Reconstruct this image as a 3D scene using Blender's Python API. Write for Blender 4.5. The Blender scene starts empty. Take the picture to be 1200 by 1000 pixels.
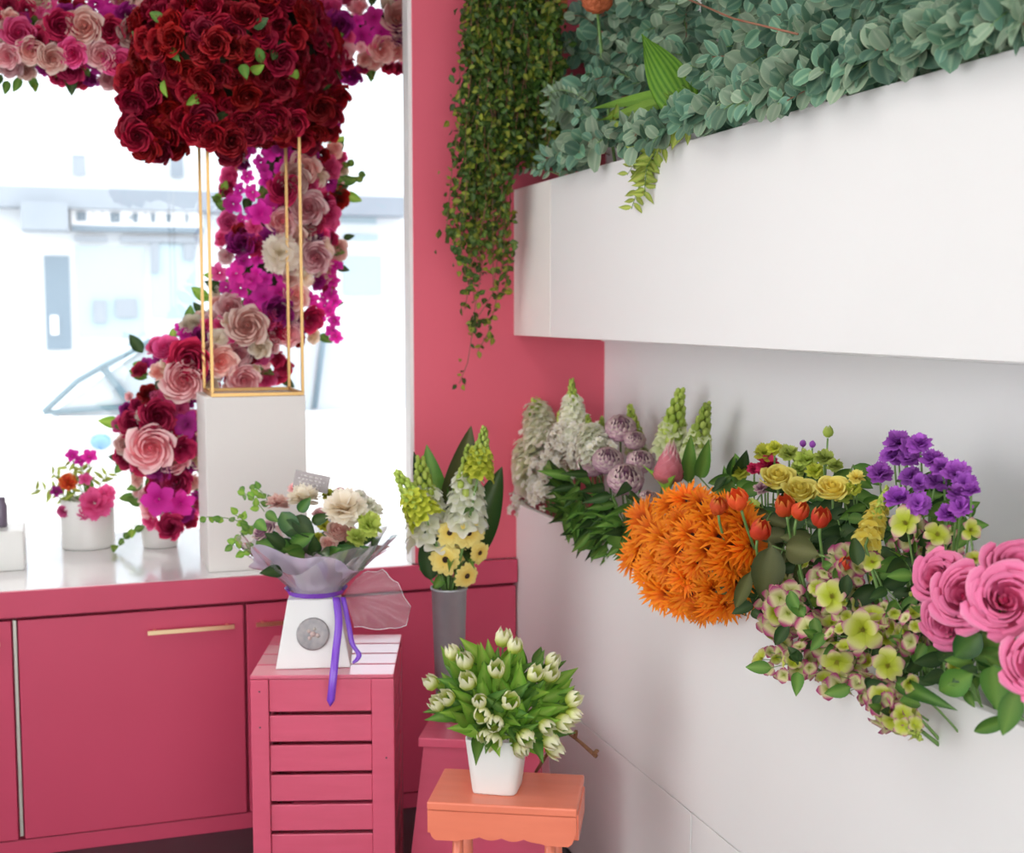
import bpy, math, random
from mathutils import Vector as V, Matrix as M4, Euler, noise
rnd = random.Random(7)
SC = bpy.context.scene
COL = SC.collection
PI = math.pi

# ------------------------------------------------------------------ camera, world, sun, exposure
YAW, PITCH, EYE, FPX = math.radians(18.5), math.radians(5.14), 1.55, 1500.0
cd = bpy.data.cameras.new('camera'); cam = bpy.data.objects.new('camera', cd); COL.objects.link(cam)
cam.location = (0, 0, EYE); cam.rotation_euler = (PI/2-PITCH, 0, -YAW)
cd.sensor_fit = 'HORIZONTAL'; cd.sensor_width = 36; cd.lens = 36*FPX/1200; cd.clip_start = .05; cd.clip_end = 200
cd.dof.use_dof = True; cd.dof.focus_distance = 2.5; cd.dof.aperture_fstop = 4.0
SC.camera = cam
w = bpy.data.worlds.new('world'); SC.world = w; w.use_nodes = True
bg = w.node_tree.nodes['Background']; bg.inputs[0].default_value = (.965, .975, 1, 1); bg.inputs[1].default_value = 2.2
def light(name, kind, loc, rot, energy, size=None, color=(1, 1, 1)):
    l = bpy.data.lights.new(name, kind); o = bpy.data.objects.new(name, l); COL.objects.link(o)
    o.location = loc; o.rotation_euler = rot; l.energy = energy; l.color = color
    if kind == 'AREA': l.shape = 'RECTANGLE'; l.size, l.size_y = size
    if kind == 'SUN': l.angle = size
    return o
_sd = V((.10, -1, -.95))        # direction in which sunlight travels: in through the shop window
light('sun', 'SUN', (0, 10, 8), _sd.to_track_quat('-Z', 'Y').to_euler(), 5.0, math.radians(1.2), (1, .96, .9))
light('added_overhead_fill', 'AREA', (.0, 2.2, 2.86), (0, 0, 0), 6, (.6, 1.8), (1, .975, .94))  # unseen overhead fill lights, added to brighten the interior
light('added_overhead_fill', 'AREA', (.0, -.6, 2.86), (0, 0, 0), 2.5, (.6, 1.8), (1, .975, .94))
vs = SC.view_settings; vs.view_transform = 'Standard'; vs.look = 'None'; vs.gamma = 1; vs.use_curve_mapping = False; vs.exposure = 0.74

# ------------------------------------------------------------------ measuring helper: the point seen at a pixel of the photo, on a real plane
_F = V((math.sin(YAW)*math.cos(PITCH), math.cos(YAW)*math.cos(PITCH), -math.sin(PITCH)))
_R = V((math.cos(YAW), -math.sin(YAW), 0)); _U = _R.cross(_F); _C = V((0, 0, EYE))
def at(x, y, X=None, Y=None, Z=None, D=None):
    d = _F + _R*(x-600)/FPX + _U*(500-y)/FPX
    t = X/d.x if X is not None else Y/d.y if Y is not None else (Z-EYE)/d.z if Z is not None else D
    return _C + d*t
def px(n, P): return n*(P-_C).dot(_F)/FPX      # length in metres of n pixels at point P
def toc(P): return (_C-P).normalized()

# ------------------------------------------------------------------ materials
def mat(name, col, rough=.5, col2=None, noise_scale=0, amt=.5, bump=0, metal=0, coat=0, spec=.5, stretch=None):
    m = bpy.data.materials.new(name); m.use_nodes = True; nt = m.node_tree; b = nt.nodes['Principled BSDF']
    b.inputs['Base Color'].default_value = (*col, 1); b.inputs['Roughness'].default_value = rough
    b.inputs['Metallic'].default_value = metal; b.inputs['Coat Weight'].default_value = coat
    b.inputs['Coat Roughness'].default_value = .12; b.inputs['Coat IOR'].default_value = 1.5 if coat < 1 else 1.9; b.inputs['Specular IOR Level'].default_value = spec
    if noise_scale:
        tc = nt.nodes.new('ShaderNodeTexCoord'); nz = nt.nodes.new('ShaderNodeTexNoise'); nz.inputs['Scale'].default_value = noise_scale
        nz.inputs['Detail'].default_value = 5
        if stretch:
            mp = nt.nodes.new('ShaderNodeMapping'); mp.inputs['Scale'].default_value = stretch
            nt.links.new(tc.outputs['Object'], mp.inputs[0]); nt.links.new(mp.outputs[0], nz.inputs[0])
        else: nt.links.new(tc.outputs['Object'], nz.inputs[0])
        if col2:
            r = nt.nodes.new('ShaderNodeValToRGB'); r.color_ramp.elements[0].position = .5-amt/2; r.color_ramp.elements[1].position = .5+amt/2
            r.color_ramp.elements[0].color = (*col, 1); r.color_ramp.elements[1].color = (*col2, 1)
            nt.links.new(nz.outputs['Fac'], r.inputs[0]); nt.links.new(r.outputs[0], b.inputs['Base Color'])
        if bump:
            bm = nt.nodes.new('ShaderNodeBump'); bm.inputs['Strength'].default_value = bump; bm.inputs['Distance'].default_value = .004
            nt.links.new(nz.outputs['Fac'], bm.inputs['Height']); nt.links.new(bm.outputs[0], b.inputs['Normal'])
    return m
def organic(name, stops, trans=.25, rough=.55, var=.25, nscale=60, bump=.3, spec=.3):
    """petal or leaf: colour runs along the mesh attribute t (0 base/midrib .. 1 rim), varied per object and by noise, partly translucent"""
    m = bpy.data.materials.new(name); m.use_nodes = True; nt = m.node_tree; N = nt.nodes; L = nt.links
    b = N['Principled BSDF']; out = N['Material Output']
    a = N.new('ShaderNodeAttribute'); a.attribute_name = 't'
    tc = N.new('ShaderNodeTexCoord'); nz = N.new('ShaderNodeTexNoise'); nz.inputs['Scale'].default_value = nscale; L.new(tc.outputs['Object'], nz.inputs[0])
    ad = N.new('ShaderNodeMath'); ad.operation = 'MULTIPLY_ADD'; L.new(nz.outputs['Fac'], ad.inputs[0]); ad.inputs[1].default_value = .3; 
    sb = N.new('ShaderNodeMath'); sb.operation = 'SUBTRACT'; L.new(a.outputs['Fac'], sb.inputs[0]); sb.inputs[1].default_value = .15; L.new(sb.outputs[0], ad.inputs[2])
    r = N.new('ShaderNodeValToRGB'); e = r.color_ramp.elements
    for i, (p, c) in enumerate(stops):
        el = e[i] if i < 2 else e.new(p)
        el.position = p; el.color = (*c, 1)
    L.new(ad.outputs[0], r.inputs[0])
    oi = N.new('ShaderNodeObjectInfo'); hs = N.new('ShaderNodeHueSaturation')
    mr = N.new('ShaderNodeMapRange'); mr.inputs['To Min'].default_value = 1-var; mr.inputs['To Max'].default_value = 1+var*.7
    L.new(oi.outputs['Random'], mr.inputs[0]); L.new(mr.outputs[0], hs.inputs['Value']); L.new(r.outputs[0], hs.inputs['Color'])
    m2 = N.new('ShaderNodeMapRange'); m2.inputs['To Min'].default_value = .5-var*.025; m2.inputs['To Max'].default_value = .5+var*.025
    fr = N.new('ShaderNodeMath'); fr.operation = 'FRACT'; mu = N.new('ShaderNodeMath'); mu.operation = 'MULTIPLY'; mu.inputs[1].default_value = 7.3
    L.new(oi.outputs['Random'], mu.inputs[0]); L.new(mu.outputs[0], fr.inputs[0]); L.new(fr.outputs[0], m2.inputs[0]); L.new(m2.outputs[0], hs.inputs['Hue'])
    L.new(hs.outputs[0], b.inputs['Base Color']); b.inputs['Roughness'].default_value = rough; b.inputs['Specular IOR Level'].default_value = spec
    if bump:
        bm = N.new('ShaderNodeBump'); bm.inputs['Strength'].default_value = bump; bm.inputs['Distance'].default_value = .002
        L.new(nz.outputs['Fac'], bm.inputs['Height']); L.new(bm.outputs[0], b.inputs['Normal'])
    if trans:
        t = N.new('ShaderNodeBsdfTranslucent'); L.new(hs.outputs[0], t.inputs[0]); mx = N.new('ShaderNodeMixShader'); mx.inputs[0].default_value = trans
        L.new(b.outputs[0], mx.inputs[1]); L.new(t.outputs[0], mx.inputs[2]); L.new(mx.outputs[0], out.inputs[0])
    return m
def sheet(name, col, opac, rough=.1):
    """thin clear film or glass: mostly transparent, some gloss and some tint"""
    m = bpy.data.materials.new(name); m.use_nodes = True; nt = m.node_tree; N = nt.nodes; L = nt.links; N.remove(N['Principled BSDF'])
    tr = N.new('ShaderNodeBsdfTransparent'); gl = N.new('ShaderNodeBsdfGlossy'); gl.inputs['Roughness'].default_value = rough
    df = N.new('ShaderNodeBsdfDiffuse'); df.inputs[0].default_value = (*col, 1); tl = N.new('ShaderNodeBsdfTranslucent'); tl.inputs[0].default_value = (*col, 1)
    m0 = N.new('ShaderNodeMixShader'); L.new(df.outputs[0], m0.inputs[1]); L.new(tl.outputs[0], m0.inputs[2])
    m1 = N.new('ShaderNodeMixShader'); m1.inputs[0].default_value = opac; L.new(tr.outputs[0], m1.inputs[1]); L.new(m0.outputs[0], m1.inputs[2])
    fz = N.new('ShaderNodeFresnel'); fz.inputs[0].default_value = 1.45; m2 = N.new('ShaderNodeMixShader')
    L.new(fz.outputs[0], m2.inputs[0]); L.new(m1.outputs[0], m2.inputs[1]); L.new(gl.outputs[0], m2.inputs[2]); L.new(m2.outputs[0], N['Material Output'].inputs[0])
    return m

PINK = (.60, .075, .135)
m_pinkwall = mat('pink_wall_paint', (.74, .115, .17), .6, (.71, .105, .155), 3, bump=.05)
m_pinkcab = mat('pink_cabinet_lacquer', (.62, .062, .135), .42, (.57, .056, .118), 2)
m_pinkwood = mat('pink_painted_wood', (.68, .092, .17), .34, (.63, .082, .15), 6, bump=.25, coat=.7, stretch=(1, 6, 6))
m_coral = mat('coral_painted_wood', (.86, .23, .13), .4, (.80, .20, .11), 6, bump=.2, coat=.25, stretch=(1, 6, 6))
m_white = mat('white_satin_paint', (.81, .80, .775), .45, (.78, .77, .745), 1.5, bump=.03)
m_whiteplaster = mat('white_wall_paint', (.88, .88, .87), .7, (.86, .86, .86), 2, bump=.05)
m_ctop = mat('white_counter_top', (.90, .88, .88), .25, coat=1)
m_pinktop = mat('pink_gloss_varnished_wood', (.68, .092, .17), .3, (.63, .082, .15), 6, coat=1, stretch=(1, 6, 6))
m_plinth = mat('white_display_block', (.80, .76, .72), .6, (.77, .74, .70), 2)
m_floor = mat('charcoal_floor', (.030, .028, .032), .35, (.045, .042, .045), 5, bump=.2)
m_gold = mat('brushed_gold', (.60, .38, .15), .38, metal=1)
m_brass = mat('brass_handle', (.83, .62, .36), .3, metal=1)
m_alu = mat('edge_strip', (.6, .57, .5), .4, metal=.6)
m_zinc = mat('galvanised_grey', (.30, .30, .32), .45, (.36, .36, .37), 20, metal=.55)
m_pot = mat('white_ceramic', (.80, .80, .76), .35)
m_box = mat('white_gift_card', (.78, .77, .75), .5)
m_medal = mat('grey_medallion', (.22, .22, .23), .45, (.38, .34, .33), 70, metal=.3)
m_ribbon = mat('purple_satin_ribbon', (.20, .05, .55), .25, spec=.8)
m_film = sheet('clear_cellophane', (.92, .90, .95), .22, .08)
m_wrap = sheet('lilac_frosted_wrap', (.80, .70, .90), .78, .25)
m_glass = sheet('window_glass', (.9, .95, 1), .0, .0)
m_bark = mat('brown_bark', (.16, .07, .03), .8, (.24, .11, .05), 50, bump=.5)
m_stem = mat('green_stem', (.12, .24, .05), .5, (.17, .30, .08), 40)
m_redstem = mat('reddish_stem', (.30, .09, .05), .5, (.22, .12, .06), 40)
m_soil = mat('dark_moss', (.035, .05, .02), .9, (.06, .08, .03), 40, bump=.8)
m_dark = mat('near_black_plastic', (.04, .04, .045), .4)
m_card = mat('grey_message_card', (.34, .30, .30), .6, (.42, .38, .38), 30)
m_fac = mat('pale_render_facade', (.62, .66, .69), .8, (.58, .64, .67), .6)
m_fac2 = mat('pale_grey_fascia', (.19, .23, .27), .7, (.23, .27, .31), 2)
m_shopglass = mat('shop_glass', (.30, .41, .46), .3)
m_dblue = mat('dark_blue_grey', (.10, .16, .21), .5)
m_signw = mat('sign_white', (.9, .92, .93), .6)
m_street = mat('street_concrete', (.62, .62, .62), .9, (.55, .55, .56), 1)
m_carw = mat('white_car_paint', (.85, .87, .88), .3, coat=.5)
m_carglass = mat('car_glass', (.48, .57, .62), .1, coat=.5)
m_cartrim = mat('car_trim_grey', (.13, .22, .27), .4)
m_carblue = mat('blue_car_lamp', (.12, .32, .75), .3)

# petals and leaves
def two(n, a, b, **k): return organic(n, [(.0, a), (1.0, b)], **k)
p_red = two('deep_red_petal', (.10, .001, .006), (.40, .003, .018), trans=.15, var=.35)
p_crim = two('crimson_petal', (.30, .005, .05), (.66, .03, .12), trans=.3)
p_mag = two('magenta_petal', (.60, .005, .28), (.92, .05, .52), trans=.4)
p_plum = two('plum_petal', (.20, .005, .10), (.45, .02, .28), trans=.3)
p_hot = two('hot_pink_petal', (.70, .02, .18), (.95, .17, .42), trans=.4)
p_blush = two('blush_petal', (.90, .36, .32), (.96, .76, .66), trans=.35)
p_palep = two('pale_pink_petal', (.90, .24, .32), (.98, .72, .70), trans=.35)
p_cream = two('cream_petal', (.88, .72, .48), (.96, .90, .78), trans=.35)
p_pinkrose = organic('pink_rose_petal', [(0, (.66, .06, .20)), (1, (.92, .34, .50)), (.45, (.86, .17, .36)), (.85, (.90, .24, .43))], trans=.2, var=.08, nscale=25, bump=.15)
p_orange = organic('orange_petal', [(0, (.45, .03, .003)), (1, (.98, .33, .008)), (.5, (.94, .19, .004))], trans=.22, var=.16)
p_ored = organic('orange_red_tulip', [(0, (.85, .28, .03)), (1, (.85, .32, .05)), (.35, (.80, .09, .02)), (.8, (.80, .08, .03))], trans=.2)
p_yellow = two('yellow_petal', (.86, .66, .05), (.96, .88, .24), trans=.25)
p_lemon = two('soft_yellow_gerbera', (.88, .62, .10), (.93, .80, .28), trans=.25, var=.08)
p_ygreen = two('yellow_green_floret', (.40, .48, .03), (.66, .68, .08), trans=.25)
p_white = two('white_floret', (.82, .84, .56), (.95, .94, .86), trans=.4, var=.12)
p_wax = two('waxflower_white', (.78, .74, .56), (.95, .94, .88), trans=.45, var=.15)
p_palegreen = two('pale_green_floret', (.55, .64, .22), (.84, .86, .58), trans=.3)
p_bud = two('green_bud', (.30, .42, .05), (.55, .66, .14), trans=.2)
p_purple = two('purple_petal', (.24, .03, .34), (.50, .13, .64), trans=.15, var=.2)
p_mauve = organic('mauve_bract', [(0, (.20, .06, .15)), (1, (.80, .66, .56)), (.65, (.56, .27, .40))], trans=.1, var=.12)
p_protea = organic('protea_bract', [(0, (.20, .16, .06)), (1, (.80, .58, .54)), (.4, (.52, .12, .14)), (.8, (.55, .16, .20))], trans=.1, var=.1)
p_fireprotea = two('rust_bract', (.25, .03, .01), (.60, .14, .06), trans=.1)
p_hyd = organic('green_mauve_sepal', [(0, (.46, .54, .02)), (1, (.42, .10, .18)), (.4, (.50, .56, .05)), (.74, (.62, .60, .22)), (.90, (.54, .32, .28))], trans=.2, var=.15, nscale=30)
p_hyd2 = organic('mauve_sepal', [(0, (.40, .46, .06)), (1, (.34, .02, .12)), (.5, (.70, .64, .34)), (.8, (.46, .10, .20))], trans=.2, var=.2, nscale=40)
p_tulip = organic('white_green_tulip', [(0, (.36, .48, .04)), (1, (.92, .90, .70)), (.4, (.56, .64, .10)), (.7, (.86, .84, .50))], trans=.25, var=.12, nscale=50)
l_green = two('leaf_green', (.18, .33, .06), (.07, .20, .03), rough=.4)
l_bright = two('leaf_bright_green', (.34, .52, .08), (.17, .40, .035), rough=.45, trans=.3)
l_dark = two('leaf_dark_green', (.06, .11, .03), (.018, .06, .014), rough=.35)
l_olive = two('leaf_olive', (.16, .17, .06), (.06, .075, .02), rough=.45)
l_gloss = two('leaf_gloss', (.10, .22, .04), (.02, .10, .02), rough=.25, spec=.6)
l_euc = organic('eucalyptus_leaf', [(0, (.19, .31, .19)), (1, (.19, .31, .19)), (.3, (.085, .19, .12)), (.8, (.10, .215, .135))], rough=.4, trans=.12, var=.5, nscale=30, bump=.1)
l_euc2 = organic('eucalyptus_silver_leaf', [(0, (.30, .38, .26)), (1, (.33, .40, .26)), (.3, (.20, .29, .19)), (.8, (.23, .33, .21))], rough=.5, trans=.12, var=.3, nscale=30, bump=.1)
l_ivy = two('ivy_leaf', (.11, .18, .03), (.02, .07, .01), rough=.4, var=.5, trans=.25)
l_ivy2 = two('ivy_yellow_green_leaf', (.34, .36, .05), (.16, .24, .02), rough=.45, var=.35, trans=.3)
l_varieg = two('light_ivy_leaf', (.50, .55, .12), (.26, .38, .05), rough=.45, trans=.3)
c_darkeye = mat('dark_flower_eye', (.035, .012, .01), .8, (.09, .03, .015), 300, bump=1)
c_yell = mat('yellow_flower_eye', (.70, .55, .05), .8, (.55, .5, .05), 300, bump=1)

# ------------------------------------------------------------------ mesh builder
class MB:
    def __init__(s): s.v = []; s.f = []; s.t = []
    def grid(s, pts, tv, M=None):
        o = len(s.v); n = len(pts[0])
        for r, tr in zip(pts, tv):
            for p, t in zip(r, tr): s.v.append(M @ p if M else p); s.t.append(t)
        for i in range(len(pts)-1):
            for j in range(n-1):
                a = o+i*n+j; s.f.append((a, a+1, a+n+1, a+n))
    def box(s, x0, y0, z0, x1, y1, z1, M=None):
        o = len(s.v)
        for z in (z0, z1):
            for x, y in ((x0, y0), (x1, y0), (x1, y1), (x0, y1)):
                p = V((x, y, z)); s.v.append(M @ p if M else p); s.t.append(.5)
        for q in ((3, 2, 1, 0), (4, 5, 6, 7), (0, 1, 5, 4), (1, 2, 6, 5), (2, 3, 7, 6), (3, 0, 4, 7)): s.f.append(tuple(o+i for i in q))
    def tube(s, P, r, n=6, cap=True, t=.5):
        P = [V(p) for p in P]; R = r if isinstance(r, (list, tuple)) else [r]*len(P); o = len(s.v)
        up = V((0, 0, 1))
        for i, p in enumerate(P):
            d = (P[min(i+1, len(P)-1)]-P[max(i-1, 0)]).normalized()
            a = d.cross(up); a = a.normalized() if a.length > .05 else V((1, 0, 0)); b = d.cross(a).normalized()
            for k in range(n):
                th = 2*PI*k/n; s.v.append(p+(a*math.cos(th)+b*math.sin(th))*R[i]); s.t.append(t)
        for i in range(len(P)-1):
            for k in range(n): s.f.append((o+i*n+k, o+i*n+(k+1) % n, o+(i+1)*n+(k+1) % n, o+(i+1)*n+k))
        if cap: s.f.append(tuple(o+k for k in range(n))[::-1]); s.f.append(tuple(o+(len(P)-1)*n+k for k in range(n)))
    def lathe(s, prof, n=24, M=None, sq=0):
        o = len(s.v)
        for r, z in prof:
            for k in range(n):
                th = 2*PI*k/n; c, d = math.cos(th), math.sin(th)
                q = 1
                if sq: q = 1/((abs(c)**sq+abs(d)**sq)**(1/sq))
                p = V((r*c*q, r*d*q, z)); s.v.append(M @ p if M else p); s.t.append(.5)
        for i in range(len(prof)-1):
            for k in range(n): s.f.append((o+i*n+k, o+i*n+(k+1) % n, o+(i+1)*n+(k+1) % n, o+(i+1)*n+k))
    def blob(s, c, r, t=.5, sub=0, sz=1.0, M=None):
        o = len(s.v); n, m = (6, 3) if not sub else (10, 6)
        for i in range(m+1):
            ph = PI*i/m
            for k in range(n):
                th = 2*PI*k/n; p = V(c)+V((r*math.sin(ph)*math.cos(th), r*math.sin(ph)*math.sin(th), -r*sz*math.cos(ph)))
                s.v.append(M @ p if M else p); s.t.append(t)
        for i in range(m):
            for k in range(n): s.f.append((o+i*n+k, o+i*n+(k+1) % n, o+(i+1)*n+(k+1) % n, o+(i+1)*n+k))
    def leaf(s, M, L, W, fold=.15, bend=.2, pw=1.0, nv=6, shape='ovate', wav=0):
        pts, tv = [], []
        for i in range(nv+1):
            v = i/nv
            if shape == 'ovate': ww = math.sin(PI*min(1, v**.8))**.8 if 0 < v < 1 else 0
            elif shape == 'round': ww = math.sqrt(max(0, 1-(2*v-1)**2))
            elif shape == 'lance': ww = (math.sin(PI*v**.7))**1.1 if 0 < v < 1 else 0
            elif shape == 'strap': ww = min(1, v*4)*min(1, (1-v)*5)**.6*1.0 if v < 1 else 0
            ww = max(ww, .03)*W/2
            row, tr = [], []
            for u in (-1, -.5, 0, .5, 1):
                z = fold*abs(u)*ww - bend*L*v*v + (wav*L*math.sin(v*9+u*2)*abs(u))
                row.append(V((u*ww, v*L, z))); tr.append(abs(u))
            pts.append(row); tv.append(tr)
        s.grid(pts, tv, M)
    def petal(s, M, L, W, cup=.3, lift=.0, curl=.0, nv=4, tip=.6, base=.25, nu=3, jag=0, seed=0):
        """flat petal running +Y, width profile from base to rounded tip"""
        pts, tv = [], []
        for i in range(nv+1):
            v = i/nv
            ww = W/2*((base+(1-base)*math.sin(PI/2*min(1, v/.6))) if v < tip else math.sqrt(max(.02, 1-((v-tip)/(1-tip+.03))**2)))
            row, tr = [], []
            for j in range(nu):
                u = -1+2*j/(nu-1)
                yy = v*L*(1-.08*u*u)
                if jag and v > .9: yy += jag*L*(1 if (j+seed) % 2 else -1)
                row.append(V((u*ww, yy, lift*L*math.sin(v*PI/2)+cup*abs(u)**1.5*ww - curl*L*v**3))); tr.append(v)
            pts.append(row); tv.append(tr)
        s.grid(pts, tv, M)
    def shell(s, a, da, prof, nu=4, top=.55, tuck=.08, tw=0, t0=0, t1=1, M=None, wave=0):
        """petal wrapped round an axis: prof = [(r, z)...]"""
        pts, tv = [], []; n = len(prof)-1
        for i, (r, z) in enumerate(prof):
            v = i/n; k = (.6+.4*min(1, v*2.5)) if v < .6 else 1-(1-top)*((v-.6)/.4)**2
            row, tr = [], []
            for j in range(nu+1):
                u = -1+2*j/nu; th = a+u*da*k+tw*v
                rr = r*(1-tuck*u) ; zz = z-(.10*abs(u)**2.5*abs(prof[-1][1]-prof[0][1]) if v > .7 else 0)+wave*math.sin(u*5+a*3)*v*v
                row.append(V((rr*math.cos(th), rr*math.sin(th), zz))); tr.append(t0+(t1-t0)*v)
            pts.append(row); tv.append(tr)
        s.grid(pts, tv, M)
    def mesh(s, name, m, smooth=True):
        me = bpy.data.meshes.new(name); me.from_pydata([tuple(p) for p in s.v], [], s.f)
        at_ = me.attributes.new('t', 'FLOAT', 'POINT'); at_.data.foreach_set('value', [min(1, max(0, float(x))) for x in s.t])
        me.materials.append(m)
        if smooth: me.polygons.foreach_set('use_smooth', [True]*len(me.polygons))
        me.update(); return me

def obj(name, me, parent=None, M=None):
    o = bpy.data.objects.new(name, me); COL.objects.link(o)
    if parent is not None: o.parent = parent
    if M is not None: o.matrix_basis = M
    return o
def tag(o, label=None, cat=None, group=None, kind=None):
    if label: o['label'] = label
    if cat: o['category'] = cat
    if group: o['group'] = group
    if kind: o['kind'] = kind
    return o
def thing(name, label, cat, loc=(0, 0, 0), rz=0, group=None):
    o = bpy.data.objects.new(name, None); COL.objects.link(o); o.location = loc; o.rotation_euler = (0, 0, rz); o.empty_display_size = .05
    return tag(o, label, cat, group)
def struct(name, me): return tag(obj(name, me), kind='structure')
def boxm(name, a, b, m, bev=0, org=(0, 0, 0)):
    mb = MB(); mb.box(a[0]-org[0], a[1]-org[1], a[2]-org[2], b[0]-org[0], b[1]-org[1], b[2]-org[2]); me = mb.mesh(name, m, False)
    if bev: bevel(me, bev)
    return me
def bevel(me, w, seg=2):
    import bmesh
    bm = bmesh.new(); bm.from_mesh(me)
    bmesh.ops.bevel(bm, geom=bm.edges[:], offset=w, segments=seg, profile=.5, affect='EDGES', clamp_overlap=True)
    bm.to_mesh(me); bm.free()
def frame(d, spin=0, loc=(0, 0, 0), sc=1.0):
    """matrix whose +Z looks along d"""
    q = V(d).normalized().to_track_quat('Z', 'Y').to_matrix().to_4x4()
    return M4.Translation(V(loc)) @ q @ M4.Rotation(spin, 4, 'Z') @ M4.Scale(sc, 4)
def yframe(d, up=(0, 0, 1), loc=(0, 0, 0), sc=1.0, roll=0):
    """matrix whose +Y runs along d and +Z is as near to up as it gets"""
    y = V(d).normalized(); z = V(up)-y*V(up).dot(y)
    if z.length < .05: z = V((1, 0, 0))-y*y.x
    z.normalize(); x = y.cross(z)
    m = M4((x, y, z)).transposed().to_4x4()
    return M4.Translation(V(loc)) @ m @ M4.Rotation(roll, 4, 'Y') @ M4.Scale(sc, 4)
def rv(a=1): return V((rnd.uniform(-a, a), rnd.uniform(-a, a), rnd.uniform(-a, a)))
def curve(A, B, sag, n=8, side=(0, 0, 1)):
    A, B, s = V(A), V(B), V(side)
    return [A.lerp(B, i/n)+s*sag*math.sin(PI*i/n) for i in range(n+1)]

# ------------------------------------------------------------------ flower kinds (unit size, facing +Z), cached meshes
CA = {}
def cached(key, fn):
    if key not in CA: CA[key] = fn()
    return CA[key]
def rose_prof(i, n, R=1.0, op=1.0):
    f = i/(n-1); rr = R*(.16+.84*f**1.05); hh = R*(1.05-.42*f*op)
    return [(rr*.25, 0), (rr*.80, hh*.30), (rr*.98, hh*.66), (rr*.96+.02*R, hh*.92), (rr*1.06+.05*R*f, hh*(1-.05*f))]
def rose_mesh(m, seed=0, n=5):
    def b():
        r = random.Random(seed); mb = MB(); mb.blob((0, 0, .55), .15, t=.1, sz=3)
        for i in range(n):
            k = (3, 4, 5, 6, 6, 7)[i]; off = r.random()*6
            for j in range(k):
                mb.shell(off+2*PI*j/k, PI/k*1.45, [(a*(1+r.uniform(-.05, .05)), z*(1+r.uniform(-.04, .04))) for a, z in rose_prof(i, n)], t0=.0+.05*i, t1=.55+.45*i/(n-1), tuck=.14)
        return mb.mesh('rose', m)
    return cached(('rose', m.name, seed, n), b)
def gerb_mesh(m, n=24, rings=2, W=.16, seed=0, lift=.15):
    def b():
        r = random.Random(seed); mb = MB()
        for q in range(rings):
            L = 1-.22*q
            for j in range(n-3*q):
                a = 2*PI*(j+.5*q+r.uniform(-.2, .2))/(n-3*q)
                mb.petal(M4.Rotation(a, 4, 'Z') @ M4.Translation((0, .12, .03*q)), L*r.uniform(.82, 1)-.12, W, cup=.25, lift=lift+.14*q+r.uniform(-.06, .06), curl=.12, nv=3, tip=.7, base=.4)
        return mb.mesh('gerbera_petals', m)
    return cached(('gerb', m.name, n, rings, seed), b)
def eye_mesh(m, r=.22):
    def b():
        mb = MB(); mb.blob((0, 0, .06), r, sub=1, sz=.5); return mb.mesh('flower_eye', m)
    return cached(('eye', m.name, r), b)
def spider_mesh(m, seed=0):
    """full orange gerbera: many narrow pointed rays at rising angles"""
    def b():
        r = random.Random(seed); mb = MB()
        for q, (n, L, el) in enumerate(((18, 1.0, .12), (18, .92, .42), (14, .78, .75), (9, .6, 1.1))[:4 if seed else 3]):
            for j in range(n):
                a = 2*PI*(j+.5*q+r.uniform(-.3, .3))/n
                mb.petal(M4.Rotation(a, 4, 'Z') @ M4.Rotation(el+r.uniform(-.12, .12), 4, 'X') @ M4.Translation((0, .08, 0)), L*r.uniform(.8, 1.05), .15, cup=.4, lift=.1, curl=.15, nv=3, tip=.35, base=.5)
        return mb.mesh('gerbera_rays', m)
    return cached(('spid', m.name, seed), b)
def carn_mesh(m, seed=0, n=34):
    def b():
        r = random.Random(seed); mb = MB()
        for j in range(n):
            el = math.acos(1-(j+.5)/n*.98); a = j*2.4
            mb.petal(M4.Translation((0, 0, .1)) @ M4.Rotation(a, 4, 'Z') @ M4.Rotation(PI/2-el, 4, 'X') @ M4.Rotation(r.uniform(-.6, .6), 4, 'Y'), r.uniform(.8, 1), .75, cup=r.uniform(-.3, .5), lift=.0, curl=.15, nv=3, tip=.8, base=.2, nu=5, jag=.06, seed=j)
        return mb.mesh('frilled_petals', m)
    return cached(('carn', m.name, seed), b)
def orchid_mesh(m, seed=0):
    def b():
        r = random.Random(seed); mb = MB()
        for j in range(5):
            mb.petal(M4.Rotation(2*PI*j/5+r.uniform(-.1, .1), 4, 'Z') @ M4.Translation((0, .05, 0)), .95, .78, cup=.25, lift=.25, curl=.2, nv=4, tip=.6, base=.2)
        mb.petal(M4.Translation((0, 0, .1)) @ M4.Rotation(1.2, 4, 'X'), .4, .35, cup=.6)
        return mb.mesh('orchid', m)
    return cached(('orch', m.name, seed), b)
def cup_mesh(m, seed=0, n=5, W=1.0, lift=.35, eye=True):
    """open five-sepal cup (hellebore, hydrangea floret)"""
    def b():
        r = random.Random(seed); mb = MB()
        for j in range(n):
            mb.petal(M4.Rotation(2*PI*j/n+r.uniform(-.08, .08), 4, 'Z') @ M4.Translation((0, .02, .02*(j % 2))), 1, W*r.uniform(.9, 1.1), cup=.12, lift=lift+r.uniform(-.08, .08), curl=.1, nv=5, tip=.55, base=.25, nu=5)
        if eye:
            for j in range(9):
                a = j*2.4; q = .05+.13*j/9; mb.tube([(0, 0, .02), (q*math.cos(a), q*math.sin(a), .3)], .022, 3, t=0)
        return mb.mesh('sepals', m)
    return cached(('cup', m.name, seed, n, W, lift), b)
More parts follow.
